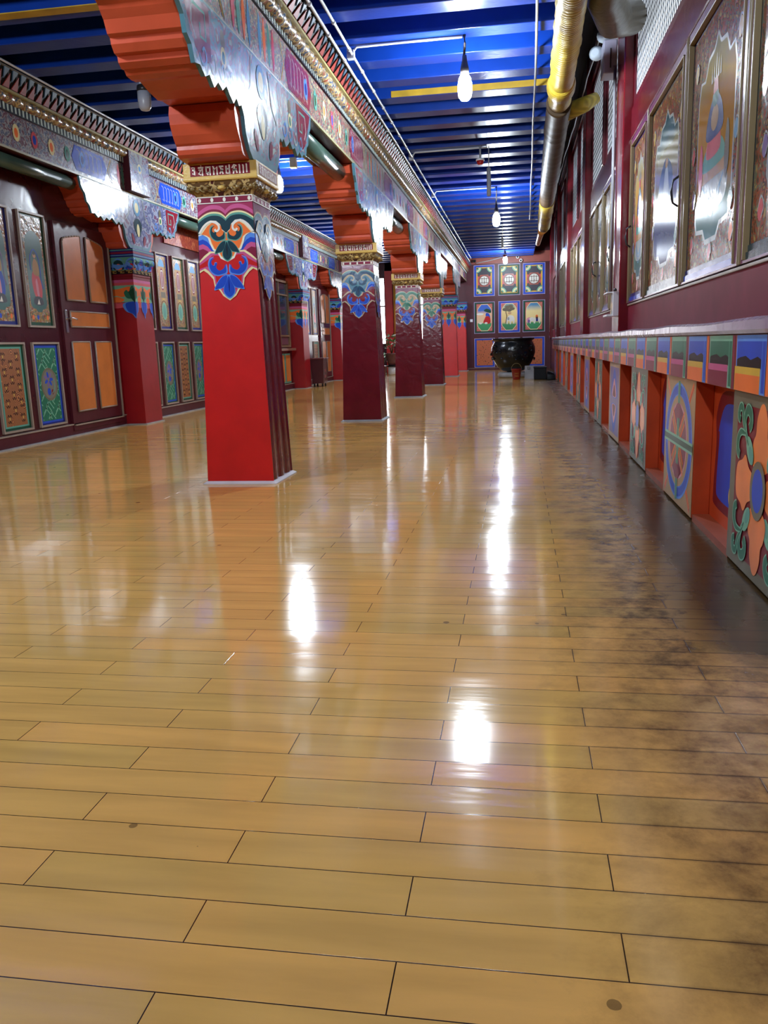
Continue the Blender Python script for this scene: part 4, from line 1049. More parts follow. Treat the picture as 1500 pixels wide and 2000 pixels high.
# lattice windows
frost, nt, bb = node_mat('frosted_pane')
nt.links.new(ramp(nt, noise(nt, coords(nt), 2, 3).outputs[0], [(.3, (200, 206, 210)), (.7, (232, 236, 240))]), bb.inputs['Base Color']); bb.inputs['Roughness'].default_value = .22
bb.inputs['Emission Color'].default_value = (.8, .9, 1, 1); bb.inputs['Emission Strength'].default_value = .45  # faint pane glow stands in for daylight behind the lattice
latm = paint('lattice_metal', (96, 100, 108), .3, .1)
lat_frame = paint('lattice_frame', (92, 26, 38), .25, .1)
def lattice_window(n, y0, y1, open_=False):
    o = (XR, y0, 2.55); z0, z1 = 2.555, 3.78
    b = MB(o); t = .05
    for a in ((y0, z0, y1, z0+t), (y0, z1-t, y1, z1), (y0, z0+t, y0+t, z1-t), (y1-t, z0+t, y1, z1-t)): b.box((XR-.02, a[0], a[1]), (XR, a[2], a[3]), lat_frame)
    root = struct(b.build('window_%d' % n))
    b = MB(o); b.box((XR-.006, y0+t, z0+t), (XR-.002, y1-t, z1-t), frost); b.build('pane', root)
    b = MB(o); L = y1-y0-2*t; H_ = z1-z0-2*t; st = .062; k = 1.9; X0, X1 = XR-.0085, XR-.006
    for s in (1, -1):
        nrun = int((L+H_/k)/st)+1
        for i in range(nrun):
            c = -H_/k+i*st
            ya_, yb_ = c, c+H_/k; za_, zb_ = 0, H_
            if ya_ < 0: za_ = -ya_*k; ya_ = 0
            if yb_ > L: zb_ = H_-(yb_-L)*k; yb_ = L
            if zb_-za_ < .02: continue
            if s < 0: ya_, yb_ = L-ya_, L-yb_
            A = Vector((0, y0+t+ya_, z0+t+za_)); B = Vector((0, y0+t+yb_, z0+t+zb_)); d = (B-A).normalized(); nn = Vector((0, -d.z, d.y))*.0045
            P = [A-nn, A+nn, B+nn, B-nn]
            b.loft([[(X0 if s > 0 else X0+.0008, q.y, q.z) for q in P], [(X1, q.y, q.z) for q in P]], latm)
    b.build('lattice', root)
nwin = 4
for i in range(len(PY)-1):
    y0, y1 = PY[i]+.5, PY[i+1]; m_ = (y0+y1)/2
    if y1 < 2: continue
    lattice_window(nwin, y0+.01, m_-.05, False); lattice_window(nwin+1, m_+.05, y1-.01, False); nwin += 2
    b = MB((XR, m_, 2.55)); b.box((XR-.05, m_-.05, 2.55), (XR, m_+.05, 3.78), lat_frame)
    tag(b.build('mullion_post', None, .006), 'slim maroon mullion between lattice windows, %s along the right wall' % ['nearest', 'nearest the camera', 'second', 'third', 'fourth'][i], 'mullion', 'mullions between lattice windows')

# painted shutters ----------------------------------------------------------
shut_border = busy('shutter_border', [(112, 86, 44), (146, 116, 58), (74, 52, 36), (140, 68, 46), (96, 98, 78), (164, 134, 78)], 24, .17, .12, (1, 1, 1), 0, 3.5, .08)
stile = paint('shutter_stile', (112, 58, 96), .24, .15, .1, 5, spec=.35)
brass_line = paint('brass_line', (142, 126, 92), .3, .1)
field_g = vgrad('shutter_field_gold', [(0, (70, 120, 130)), (.16, (96, 136, 128)), (.25, (176, 128, 34)), (.66, (200, 146, 36)), (.82, (170, 160, 110)), (1, (150, 178, 186))], .18, 1.1, .12, .03, .08, .14)
field_b = vgrad('shutter_field_blue', [(0, (60, 80, 130)), (.3, (110, 110, 150)), (.5, (150, 136, 96)), (.72, (140, 130, 80)), (.8, (40, 84, 92)), (1, (34, 76, 86))], .18, 1.1, .12, .03, .08, .14)
def shutter_painting(p, w, z0, z1, k):
    h = z1-z0; m = w/2
    p.rect(0, z0, w, z1, shut_border)
    og = [(w*.16, z0+h*.22), (w*.2, z0+h*.16), (w*.34, z0+h*.15), (w*.4, z0+h*.10), (w*.6, z0+h*.10), (w*.66, z0+h*.15), (w*.8, z0+h*.16), (w*.84, z0+h*.22),
          (w*.84, z0+h*.70), (w*.8, z0+h*.78), (w*.72, z0+h*.77), (w*.66, z0+h*.84), (w*.56, z0+h*.85), (m, z0+h*.90), (w*.44, z0+h*.85), (w*.34, z0+h*.84), (w*.28, z0+h*.77), (w*.2, z0+h*.78), (w*.16, z0+h*.70)]
    p.poly(scaled(og, 1.05), 'silver'); p.poly(og, field_g if k % 2 == 0 else field_b)
    if k % 2 == 0:   # throne with seated figure and tall flames
        p.poly(smooth_pts([(m-.2*w, z0+h*.22), (m+.2*w, z0+h*.22), (m+.24*w, z0+h*.34), (m-.24*w, z0+h*.34)]), 'silver')
        for q in range(4): p.stroke(smooth_pts([(m-.2*w+.02*w*q, z0+h*(.33-.02*q)), (m, z0+h*(.25-.02*q)), (m+.2*w-.02*w*q, z0+h*(.33-.02*q))], False), .008, 'sky')
        p.rect(m-.22*w, z0+h*.34, m+.22*w, z0+h*.39, 'tan')
        p.poly(smooth_pts([(m-.2*w, z0+h*.39), (m+.2*w, z0+h*.39), (m+.18*w, z0+h*.46), (m+.06*w, z0+h*.50), (m-.06*w, z0+h*.50), (m-.18*w, z0+h*.46)]), 'sea')
        p.poly(smooth_pts([(m-.14*w, z0+h*.44), (m+.12*w, z0+h*.44), (m+.08*w, z0+h*.55), (m-.08*w, z0+h*.55)]), 'rose')
        p.poly(smooth_pts([(m-.16*w, z0+h*.52), (m, z0+h*.50), (m+.16*w, z0+h*.52), (m+.12*w, z0+h*.62), (m, z0+h*.68), (m-.12*w, z0+h*.62)]), 'dblue')
        p.poly(ell(m, z0+h*.58, w*.07, h*.05), 'tan'); p.poly(ell(m, z0+h*.66, w*.06, h*.035), 'green')
        p.poly([(m-.05*w, z0+h*.68), (m+.05*w, z0+h*.68), (m+.03*w, z0+h*.74), (m-.03*w, z0+h*.74)], 'red')
        for q in range(5): p.poly([(m-.08*w+.04*w*q-.012*w, z0+h*.73), (m-.08*w+.04*w*q+.012*w, z0+h*.73), (m-.08*w+.04*w*q, z0+h*(.80+.02*(2-abs(q-2))))], 'silver', p.L+1)
        p.L += 1
        for u in (.24, .74): p.poly(smooth_pts([(w*u, z0+h*.3), (w*(u+.05), z0+h*.36), (w*(u+.04), z0+h*.48), (w*u, z0+h*.52), (w*(u-.03), z0+h*.4)]), ('rose' if u < .5 else 'olive'))
    else:
        p.poly(smooth_pts([(m-.18*w, z0+h*.42), (m+.16*w, z0+h*.42), (m+.2*w, z0+h*.56), (m, z0+h*.66), (m-.2*w, z0+h*.56)]), 'teal')
        p.poly(smooth_pts([(m-.06*w, z0+h*.44), (m+.1*w, z0+h*.44), (m+.06*w, z0+h*.6), (m-.02*w, z0+h*.6)]), 'silver'); p.poly(ell(m+.02*w, z0+h*.63, w*.04, h*.025), 'tan')
    for u, v, c in ((.1, .1, 'rose'), (.88, .08, 'orange'), (.5, .04, 'rose'), (.9, .45, 'sky'), (.08, .5, 'rose'), (.9, .8, 'gold'), (.1, .85, 'gold'), (.85, .2, 'green'), (.12, .3, 'purple')):
        p.poly(ell(w*u, z0+h*v, .035, .04), c); p.stroke(smooth_pts([(w*u-.04, z0+h*v), (w*u, z0+h*v+.05), (w*u+.045, z0+h*v+.01), (w*u+.01, z0+h*v-.03)], False, 3), .009, 'silver')
def shutter(y0, y1, k, label, group, handle=0):
    z0, z1 = 1.07, 2.31; o = (XR, y0, z0); root = thing('painted_shutter', o, label, 'shutter', group)
    b = MB(o); t = .085; X0 = XR-.03
    for a in ((y0, z0, y1, z0+.012), (y0, z1-.05, y1, z1), (y0, z0+.012, y0+t, z1-.05), (y1-t*.6, z0+.012, y1, z1-.05)): b.box((X0, a[0], a[1]), (XR, a[2], a[3]), stile)
    for a in ((y0+t, z1-.058, y1-t*.6, z1-.05), (y0+t, z0+.012, y0+t+.008, z1-.05), (y1-t*.6-.008, z0+.012, y1-t*.6, z1-.05), (y0, z0, y0+.006, z1), (y1-.006, z0, y1, z1)):
        b.box((X0-.008, a[0], a[1]), (XR-.012, a[2], a[3]), brass_line)
    b.build('frame', root, .002)
    yy0, yy1 = y0+t+.012, y1-t*.6-.012
    b = MB(o); b.box((XR-.012, yy0, z0+.012), (XR, yy1, z1-.062), pal('dblue' if k % 2 == 0 else 'teal', 'g'))
    b.box((XR-.026, yy0, z0+.012), (XR-.012, yy1, z0+.040), pal('blue' if k % 2 == 0 else 'teal', 'g')); b.box((XR-.019, yy0, z0+.040), (XR-.012, yy1, z0+.066), pal('dblue' if k % 2 == 0 else 'teal', 'g')); bd = b.build('board', root)
    # painting: u runs toward the camera so it reads from inside the hall
    w = yy1-yy0
    p = Pic(lambda u, v, h: (XR-.0122-h, yy1-.012-u, v), o, 'g', .00012); shutter_painting(p, w-.024, z0+.07, z1-.075, k); p.build('painting', bd)
    if handle:
        hy = yy1-.02 if handle > 0 else yy0+.03
        b = MB(o); b.tube([(XR-.03, hy, 1.50), (XR-.06, hy, 1.52), (XR-.07, hy, 1.58), (XR-.06, hy, 1.64), (XR-.03, hy, 1.66)], .007, dark_metal, 8); b.build('pull_handle', root)
    return root
names = {}
SH = [(2.35, 3.62, 0), (3.62, 4.86, 0), (4.86, 6.24, 0), (6.27, 7.10, 0)]
SH = [(2.30, 3.60), (3.62, 4.86), (4.88, 6.22), (6.24, 7.12)]
lb = ['large gold painted shutter at the right edge of the photo', 'large shutter painted with an enthroned figure on gold, nearest fully visible', 'shutter with dark blue arched painting beside the narrow shutter', 'narrow shutter with dark pull handle beside the wide post']
for i, (a, c) in enumerate(SH): shutter(a, c, (1, 0, 1, 0)[i], lb[i], 'painted shutters of the near bay', (0, 0, -1, 1)[i])
bn = ['second', 'third', 'fourth']
for j in range(1, 4):
    y0, y1 = PY[j]+.5, PY[j+1]; n = 4; w = (y1-y0)/n
    for i in range(n):
        shutter(y0+w*i+.01, y0+w*(i+1)-.005, i+j, 'narrow gilt shutter, %s in the %s bay of the right wall' % (['first', 'second', 'third', 'last'][i], bn[j-1]), 'painted shutters of the %s bay' % bn[j-1], 1 if i in (0, 2) and j == 1 else 0)
shutter(PY[5]-0+.5+.02, YE-.05, 0, 'short shutter panel at the far end of the right wall', 'far shutters')

# electrical boxes on the wide post
XB = XR-.095
t_ = thing('socket_box', (XB, 7.2, .98), 'white metal socket box hanging on the wide maroon post above the counter', 'electrical box')
b = MB((XB, 7.2, .98)); b.box((XB-.045, 7.155, .975), (XB, 7.19, 1.17), white_plastic); b.box((XB-.09, 7.19, .975), (XB, 7.50, .99), white_plastic); b.box((XB-.09, 7.19, 1.16), (XB, 7.50, 1.17), white_plastic); b.build('case', t_, .002)
b = MB((XB, 7.2, .98)); b.box((XB-.03, 7.19, .99), (XB, 7.49, 1.16), busy('breaker_colours', [(30, 120, 80), (170, 130, 50), (40, 50, 60), (30, 90, 110)], 9, .4, 0)); b.build('contents', t_)
b = MB((XB, 7.2, .98)); b.lathe((XB-.03, 7.16, 1.172), [(.012, 0), (.014, .012), (.006, .024)], dark_metal, 10); b.build('gland', t_)
b = MB((XB-.02, 7.6, 2)); b.tube([(XB-.02, 7.62, 1.18), (XB-.02, 7.62, 2.1), (XB-.022, 7.61, 3.0)], .014, grey_plastic, 8); tag(b.build('conduit_pipe'), 'grey vertical conduit running down the wide post to the socket box', 'conduit')
t_ = thing('emergency_light', (XR-.1, 7.9, 2.95), 'grey twin-head emergency light box high beside the wide post', 'emergency light')
o = (XR-.1, 7.9, 2.95); b = MB(o); b.box((XR-.21, 7.66, 2.96), (XR-.095, 7.88, 3.22), paint('grey_box', (150, 150, 170), .35)); b.build('case', t_, .01)
b = MB(o); b.box((XR-.155, 7.655, 3.0), (XR-.145, 7.662, 3.15), dark_metal); b.build('slot', t_)
for dx, dz, dy in ((-.25, .32, .02), (-.30, .23, .16)):
    b = MB(o); c = Vector((XR+dx+.06, 7.76+dy, 2.96+dz))
    b.tube([c+Vector((-.02, -.06, 0)), c+Vector((-.01, -.03, 0)), c+Vector((0, .0, 0)), c+Vector((.01, .05, 0)), c+Vector((.015, .08, 0))], [.03, .06, .055, .04, .01], paint('lamp_head', (170, 180, 190), .15), 14); b.build('lamp_head', t_)

# ================================================================== COUNTER
XC = .747; YF = 19.0
t_ = thing('counter', (XC, 9, .84), 'long lilac-edged counter top with painted block frieze along the right wall', 'counter')
o = (XC, 9, .84)
b = MB(o); n = 60; rings = []
for k in range(n+1):
    y = 1.0+(YF-1.0)*k/n; dz = .004*math.sin(k*1.3)
    rings.append([(XC-.022, y, .800), (XC-.03, y, .812), (XC-.028, y, .838+dz), (XC-.01, y, .848+dz), (XR-.02, y, .845), (XR-.02, y, .797), (XC, y, .797)])
b.loft(rings, lilac, True, False); b.build('top_slab', t_)
b = MB(o); b.box((XC-.012, 1.0, .61), (XR-.02, YF, .797), paint('frieze_base', (150, 66, 54), .32, .15, .1)); fz = b.build('frieze_board', t_, .002)
p = Pic(lambda u, v, h: (XC-.0125-h, u, v), o, '', .00012)
k = 0; y = 1.03
while y < YF-.4:
    # u grows away from the camera; in the photo the bar is on the near (right) side
    blue_b = (k % 2 == 0)
    a, c = y, y+.35
    p.L = 2
    p.rect(a, .612, c, .795, 'lblue' if blue_b else 'lgreen')
    p.rect(a+.045, .69, c-.012, .775, 'blue' if blue_b else 'green'); p.rect(a+.006, .618, a+.04, .775, 'blue' if blue_b else 'green', p.L)
    p.poly([(a+.05, .69), (c-.012, .69), (c-.012, .715), (c-.05, .722), (c-.12, .728), (a+.17, .716), (a+.09, .728), (a+.05, .72)], 'black')  # wavy black shadow painted along the foot of each block
    p.rect(a+.055, .612, c+.012, .692, 'yellow' if blue_b else 'pink'); p.rect(a+.058, .612, c+.006, .668, 'orange' if blue_b else 'dmag')
    p.rect(c+.02, .612, c+.05, .795, 'dmag' if blue_b else 'orange', 3)
    y += .41; k += 1
p.build('frieze_painting', fz)
# plinth of the counter
recess = paint('recess_orange', (196, 72, 34), .45, .1, spec=.2)
def ogee_rect(u0, u1, v0, v1):
    m = (u0+u1)/2; return smooth_pts([(u0, v0+.08), (u0+.05, v0+.02), (u1-.05, v0+.02), (u1, v0+.08), (u1-.02, v0+.28), (u1-.0, v1-.12), (u1-.08, v1-.02), (m, v1), (u0+.08, v1-.02), (u0+.0, v1-.12), (u0+.02, v0+.28)])
def flower_panel(p, w, bg, k):
    h = .60; m = w/2; c = h/2
    p.rect(0, 0, w, h, 'olive'); p.rect(w*.09, h*.07, w*.91, h*.93, 'maroon')
    if k == 1:       # wheel with blue ring
        p.rect(0, 0, w, h, 'tan')
        for s in (1, -1):
            for q in (-.05, 0, .05): p.stroke([(w*.06, h*(.5-.46*s+q*0)+q*.3*h), (w*.94, h*(.5+.46*s)+q*.3*h)], .016, ('orange', 'red', 'orange')[int(q*20+1)])
        for r_, cc in ((.46, 'lblue'), (.44, 'blue'), (.37, 'lblue'), (.36, 'tan'), (.30, 'lpink'), (.28, 'dmag')): p.poly(ell(m, c, w*r_, h*r_, 36), cc)
        for s in (1, -1):
            for q in (-.045, 0, .045): p.stroke([(m-w*.2, c-h*.2*s+q*h), (m+w*.2, c+h*.2*s+q*h)], .016, ('orange', 'tan', 'orange')[int(round(q*22+1))])
        p.stroke([(m, h*.03), (m, h*.97)], .05, 'lgreen'); p.stroke([(m, h*.03), (m, h*.97)], .026, 'green'); p.stroke([(w*.02, c), (w*.98, c)], .05, 'lgreen'); p.stroke([(w*.02, c), (w*.98, c)], .026, 'dgreen')
        for s in (1, -1): p.poly(ell(m, c+s*h*.24, w*.10, h*.06), 'dmag')
        return
    if k == 3:       # pointed leaf, faded
        p.rect(0, 0, w, h, 'tan'); p.rect(w*.08, h*.06, w*.92, h*.94, 'purple')
        for s in (1, -1):
            P = lambda q: [(m, c+s*h*.42*q), (m-w*.18*q, c+s*h*.28*q), (m-w*.26*q, c+s*h*.06), (m+w*.26*q, c+s*h*.06), (m+w*.18*q, c+s*h*.28*q)]
            p.poly(smooth_pts(P(1)), 'blue'); p.poly(smooth_pts(P(.7)), 'lpink'); p.poly(smooth_pts(P(.5)), 'maroon')
        return
    # flower: four orange petals, blue centre, green curls
    petal = paint('petal_orange', (240, 132, 66), .36, .14)
    for s in (1, -1):
        p.poly(smooth_pts([(m-.05, c+s*.06), (m-.10, c+s*.095), (m-.085, c+s*.15), (m-.062, c+s*.175), (m-.055, c+s*.225), (m-.02, c+s*.27), (m+.02, c+s*.27), (m+.055, c+s*.225), (m+.062, c+s*.175), (m+.085, c+s*.15), (m+.10, c+s*.095), (m+.05, c+s*.06)]), petal)
        p.poly(smooth_pts([(m+s*.07, c-.035), (m+s*.12, c-.06), (m+s*.16, c-.095), (m+s*.20, c-.075), (m+s*.255, c-.055), (m+s*.27, c), (m+s*.255, c+.055), (m+s*.20, c+.075), (m+s*.16, c+.095), (m+s*.12, c+.06), (m+s*.07, c+.035)]), petal)
        for s2 in (1, -1):
            p.poly(ell(m+s*.115, c+s2*.115, .055, .032, 16, s*s2*.785), 'lgreen'); p.poly(ell(m+s*.10, c+s2*.10, .035, .02, 14, s*s2*.785), 'sea')
            X = m+s*w*.30; Y = c+s2*h*.32
            def vine(Q, w0, w1):
                Q = smooth_pts(Q, False, 6); n = len(Q)-1
                for dw, cc in ((.010, 'lgreen'), (0, 'green')): p.stroke(Q, [w0+(w1-w0)*math.sin(math.pi*min(1, i/n*1.0)*.75)+dw for i in range(n+1)], cc)
            vine([(m+s*.135, c+s2*.13), (m+s*.17, c+s2*.165), (m+s*.19, c+s2*.21), (m+s*.165, c+s2*.245), (m+s*.125, c+s2*.235), (m+s*.115, c+s2*.205), (m+s*.135, c+s2*.185)], .008, .032)
            vine([(m+s*.15, c+s2*.15), (m+s*.205, c+s2*.20), (m+s*.225, c+s2*.245), (m+s*.26, c+s2*.245), (m+s*.268, c+s2*.215), (m+s*.245, c+s2*.205)], .006, .024)
            vine([(m+s*.175, c+s2*.165), (m+s*.23, c+s2*.165), (m+s*.262, c+s2*.14), (m+s*.262, c+s2*.10), (m+s*.235, c+s2*.085)], .006, .028)
    p.poly(ell(m, c, .085, .095, 24), 'olive'); p.poly(ell(m, c, .06, .07, 24), 'blue')
ordn = ['nearest', 'second', 'third', 'fourth', 'fifth', 'sixth', 'seventh', 'eighth', 'ninth', 'tenth', 'eleventh', 'twelfth', 'thirteenth', 'last']
cabl = ['counter cabinet front painted with a big orange and blue flower, nearest the camera', 'counter cabinet front painted with a blue ringed cross wheel', 'counter cabinet front with a small orange flower on grey-green ground', 'counter cabinet front with pointed blue and red leaves on tan ground']
ci = 0
y0 = 2.35-.0
while y0+1.33 < YF+.6 and ci < 13:
    a, c = y0, y0+.72; nxt = y0+1.36
    kind = {0: 0, 1: 1, 2: 2, 3: 3}.get(ci, (2, 3)[ci % 2])
    o = (XC, a, 0)
    root = thing('counter_cabinet', o, cabl[ci] if ci < 4 else 'weathered counter cabinet front, %s along the counter from the camera' % ordn[ci], 'cabinet', 'cabinet fronts along the counter')
    ws = .72
    b = MB(o); b.box((XC, a, .012), (XC+.0745, c, .61), paint('cabinet_side', (196, 78, 40), .45, .2, spec=.2)); fb = b.build('front_board', root, .003)
    p = Pic(lambda u, v, h: (XC-.0005-h, c-u, .012+v*.995), o, '', .00012); flower_panel(p, c-a, 0, kind); p.build('panel_painting', fb)
    yb = min(nxt, YF)
    b = MB(o); b.box((XC+.075, a, .0), (XR-.02, yb, .61), recess); b.box((XC+.004, c, .0), (XC+.075, yb, .03), paint('recess_floor', (150, 70, 40), .5)); rb = b.build('recess_panel', root)
    p = Pic(lambda u, v, h: (XC+.0745-h, u, v), o, '', .00012)
    if yb-c > .3:
        p.poly(ogee_rect(c+.06, yb-.06, .07, .58), 'maroon'); p.poly(ogee_rect(c+.11, yb-.11, .11, .53), 'blue'); p.poly(ell((c+yb)/2-.05, .17, .05, .05), 'yellow'); p.build('recess_painting', rb)
    y0 = nxt; ci += 1
# first recess nearer than the camera-side board
o = (XC, 1.0, 0); root = thing('counter_cabinet', o, 'bare orange end of the counter beside the camera, outside the photo', 'cabinet', 'cabinet fronts along the counter')
b = MB(o); b.box((XC+.075, 1.0, 0), (XR-.02, 2.34, .61), recess); b.build('recess_panel', root)

# ================================================================== LAMPS
emit, nt, bb = node_mat('bulb_glow')
bb.inputs['Base Color'].default_value = (0, 0, 0, 1); bb.inputs['Emission Color'].default_value = LAMP_C+(1,); bb.inputs['Emission Strength'].default_value = LAMP_E
socket = paint('socket_black', (48, 44, 42), .5)
opal = paint('opal_bulb', (180, 186, 200), .3, .03)
def lamp(x, y, zc, lit, label, s=1.0):
    o = (x, y, JZ); root = thing('hanging_lamp', o, label, 'lamp', 'bare bulb lamps under the ceiling')
    b = MB(o); b.tube([(x, y, JZ), (x+.004, y, JZ-.06), (x-.004, y, zc+.22)], [.014, .010, .010], socket, 8); b.build('cord', root)
    b = MB(o); b.lathe((x, y, zc+.085*s), [(.030*s, 0), (.034*s, .03), (.030*s, .06), (.020*s, .10), (.016*s, .14), (.008, .145)], white_plastic if not lit else socket, 16); b.build('lamp_holder', root)
    if not lit:
        b = MB(o); b.lathe((x, y, zc+.045*s), [(.054*s, 0), (.056*s, .02), (.052*s, .045), (.035*s, .055)], dark_metal, 18); b.build('heat_sink', root)
    b = MB(o); b.lathe((x, y, zc-.10*s), [(.004, 0), (.030*s, .006), (.048*s, .03), (.054*s, .07), (.054*s, .12), (.046*s, .16), (.032*s, .185)] if lit else [(.004, 0), (.035*s, .006), (.050*s, .03), (.054*s, .08), (.054*s, .146)], emit if lit else opal, 20); b.build('bulb', root)
    return root
ll = ['lit bulb hanging over the right aisle behind the camera', 'largest lit bulb, hanging over the right aisle near the top of the photo', 'lit bulb in the middle of the right aisle', 'farthest lit bulb, in front of the far wall']
for i, y in enumerate(LIT_R): lamp((-.41, -.413, -.34, -.35)[i], y, (2.72, 2.73, 2.62, 2.86)[i], True, ll[i])
ll = ['lit bulb over the left aisle above the photo frame', 'lit bulb shining beside the nearest pillar capital', 'lit bulb far down the left aisle behind the pillars']
for i, y in enumerate(LIT_L): lamp((-2.93, -2.98, -2.93)[i], y, (2.78, 2.82, 2.78)[i], True, ll[i])
lamp(-3.02, 6.87, 2.84, False, 'unlit white bulb hanging over the left aisle')
# pendant tubes (unlit)
for i, (x, y, za, zb) in enumerate([(-.36, 10.63, 2.53, 2.86), (-.33, 17.60, 2.66, 2.86)]):
    root = thing('pendant_tube', (x, y, JZ), ['grey tube light hanging unlit in the middle of the right aisle', 'smaller grey tube hanging near the far bulb'][i], 'tube light', 'unlit hanging tubes')
    b = MB((x, y, JZ)); b.tube([(x, y, JZ), (x, y, zb)], .007, grey_plastic, 8); b.build('rod', root)
    b = MB((x, y, JZ)); b.lathe((x, y, za), [(.018, 0), (.026, .01), (.026, zb-za-.01), (.012, zb-za)], grey_plastic, 14); b.build('tube', root)
# smoke detectors
for i, (x, y) in enumerate([(-.46, 10.585), (-.36, 21.9)]):
    root = thing('smoke_detector', (x, y, JZ), ['red and white smoke detector hanging left of the unlit tube', 'red and white smoke detector above the farthest bulb'][i], 'smoke detector', 'smoke detectors')
    b = MB((x, y, JZ)); b.lathe((x, y, JZ-.20), [(.012, .05), (.012, .2)], grey_plastic, 8); b.lathe((x, y, JZ-.17), [(.05, 0), (.052, .02), (.03, .03)], white_plastic, 18); b.build('base', root)
    b = MB((x, y, JZ)); b.lathe((x, y, JZ-.215), [(.02, 0), (.036, .01), (.045, .045)], paint('alarm_red', (170, 30, 30), .3), 18); b.build('sensor', root)
b = MB((-2.75, 10.55, JZ)); b.box((-2.79, 10.48, JZ-.12), (-2.71, 10.56, JZ), paint('yellow_box', (196, 176, 70), .4)); tag(b.build('junction_box', None, .006), 'small yellow box on the ceiling beside the lit left bulb', 'box')

# conduits ------------------------------------------------------------------
white_pipe = paint('white_conduit', (190, 192, 196), .3, .05)
for i, (dx, z) in enumerate([(.345, 2.955), (.385, 3.03)]):
    b = MB((CX+dx, 10, z)); pts = [(CX+dx, 1.5+k*.5, z+.003*math.sin(k*.9)) for k in range(45)]
    b.tube(pts, .011, white_pipe, 8)
    for k in range(40):
        yy = 1.8+k*.55; b.tube([(CX+dx, yy, z), (CX+dx, yy+.03, z)], .0155, white_pipe, 8)
    tag(b.build('conduit_pipe'), ['lower white conduit running along the top of the central beam', 'upper white conduit running along the top of the central beam'][i], 'conduit', 'conduits along the central beam')
for i, (y, x1) in enumerate([(6.90, -.43), (13.31, -.36), (10.63, -.375)]):
    b = MB((-1.0, y, 3.08)); b.tube([(CX+.385, y, 3.045), (CX+.42, y, 3.085), (-.9, y, 3.088), (x1, y, 3.088)], .011, white_pipe, 8)
    b.box((CX+.345, y-.03, 3.0), (CX+.40, y+.03, 3.06), white_pipe)
    tag(b.build('conduit_pipe'), ['white cross conduit leading to the largest lit bulb', 'white cross conduit leading to the middle bulb', 'white cross conduit leading to the unlit tube'][i], 'conduit', 'cross conduits under the joists')
b = MB((-2.2, 10.63, 3.08)); b.tube([(CX-.2, 10.63, 3.088), (-2.96, 10.63, 3.088)], .011, white_pipe, 8); tag(b.build('conduit_pipe'), 'white cross conduit leading to the lit left aisle bulb', 'conduit', 'cross conduits under the joists')
b = MB((.16, 10, 3.06)); b.tube([(.10+.010*k*.45+.004*math.sin(k), 3.0+k*.6, 3.07) for k in range(24)], .010, grey_plastic, 8); tag(b.build('conduit_pipe'), 'thin grey conduit running beside the yellow duct', 'conduit')
b = MB((-4.2, 10, 3.1)); b.tube([(LX+.40, 5.0+k*.6, 3.098) for k in range(30)], .010, white_pipe, 8); tag(b.build('conduit_pipe'), 'thin pale conduit along the top of the left wall cornice', 'conduit')

# yellow wrapped duct ---------------------------------------------------------
wrapm, nt, bb = node_mat('yellow_wrap')
v = coords(nt, (1, 1, 1)); n1 = noise(nt, v, 2.2, 4, .5)
s_ = nt.nodes.new('ShaderNodeSeparateXYZ'); nt.links.new(v, s_.inputs[0])
wv = nt.nodes.new('ShaderNodeTexWave'); wv.bands_direction = 'Y'; wv.inputs['Scale'].default_value = 9; wv.inputs['Distortion'].default_value = 3; nt.links.new(v, wv.inputs['Vector'])
cw = ramp(nt, n1.outputs[0], [(.3, (98, 76, 34)), (.5, (164, 138, 44)), (.68, (206, 182, 62))])
nt.links.new(mixc(nt, .35, cw, wv.outputs[0], 'MULTIPLY'), bb.inputs['Base Color']); bb.inputs['Roughness'].default_value = .42
bump(nt, bb, wv.outputs[0], .25, .01)
dk_duct = paint('brown_duct_wrap', (66, 50, 32), .5, .3, .2, 14, spec=.2, scl=(1, 4, 1))
root = thing('wrapped_duct', (.33, 9, 2.9), 'thick yellow tape-wrapped duct hanging along the right side of the ceiling', 'duct')
o = (.33, 9, 2.9)
def dpath(a, c, n): return [(.255+.0125*(a+(c-a)*k/n)+.004*math.sin(3*k), a+(c-a)*k/n, 2.90) for k in range(n+1)]
def drad(n, r, e=.006): return [r+e*math.sin(k*2.1)+e*math.cos(k*3.7) for k in range(n+1)]
b = MB(o); b.tube(dpath(3.2, 8.2, 50), drad(50, .098, .004), wrapm, 20); b.build('yellow_section', root)
b = MB(o); b.tube(dpath(7.55, 7.85, 4), [.10, .118, .122, .118, .10], wrapm, 20); b.build('tape_bulge', root)
b = MB(o); b.tube(dpath(8.2, 13.6, 60), drad(60, .112, .004), dk_duct, 20); b.build('brown_section', root)
b = MB(o); b.tube(dpath(13.6, 16.6, 20), drad(20, .115, .004), wrapm, 20); b.build('yellow_section', root)
b = MB(o); b.tube([(.46, 16.6, 2.88), (.42, 17.0, 2.84), (.40, 18.4, 2.82), (.40, 18.7, 2.82)], [.10, .06, .05, .05], paint('orange_duct_end', (196, 130, 60), .4), 14); b.build('end_piece', root)
b = MB(o); b.tube([(.37, 8.75, 2.92), (.50, 8.60, 2.93), (.62, 8.55, 2.96), (.72, 8.6, 3.02)], [.085, .075, .07, .05], wrapm, 16); b.build('branch', root)
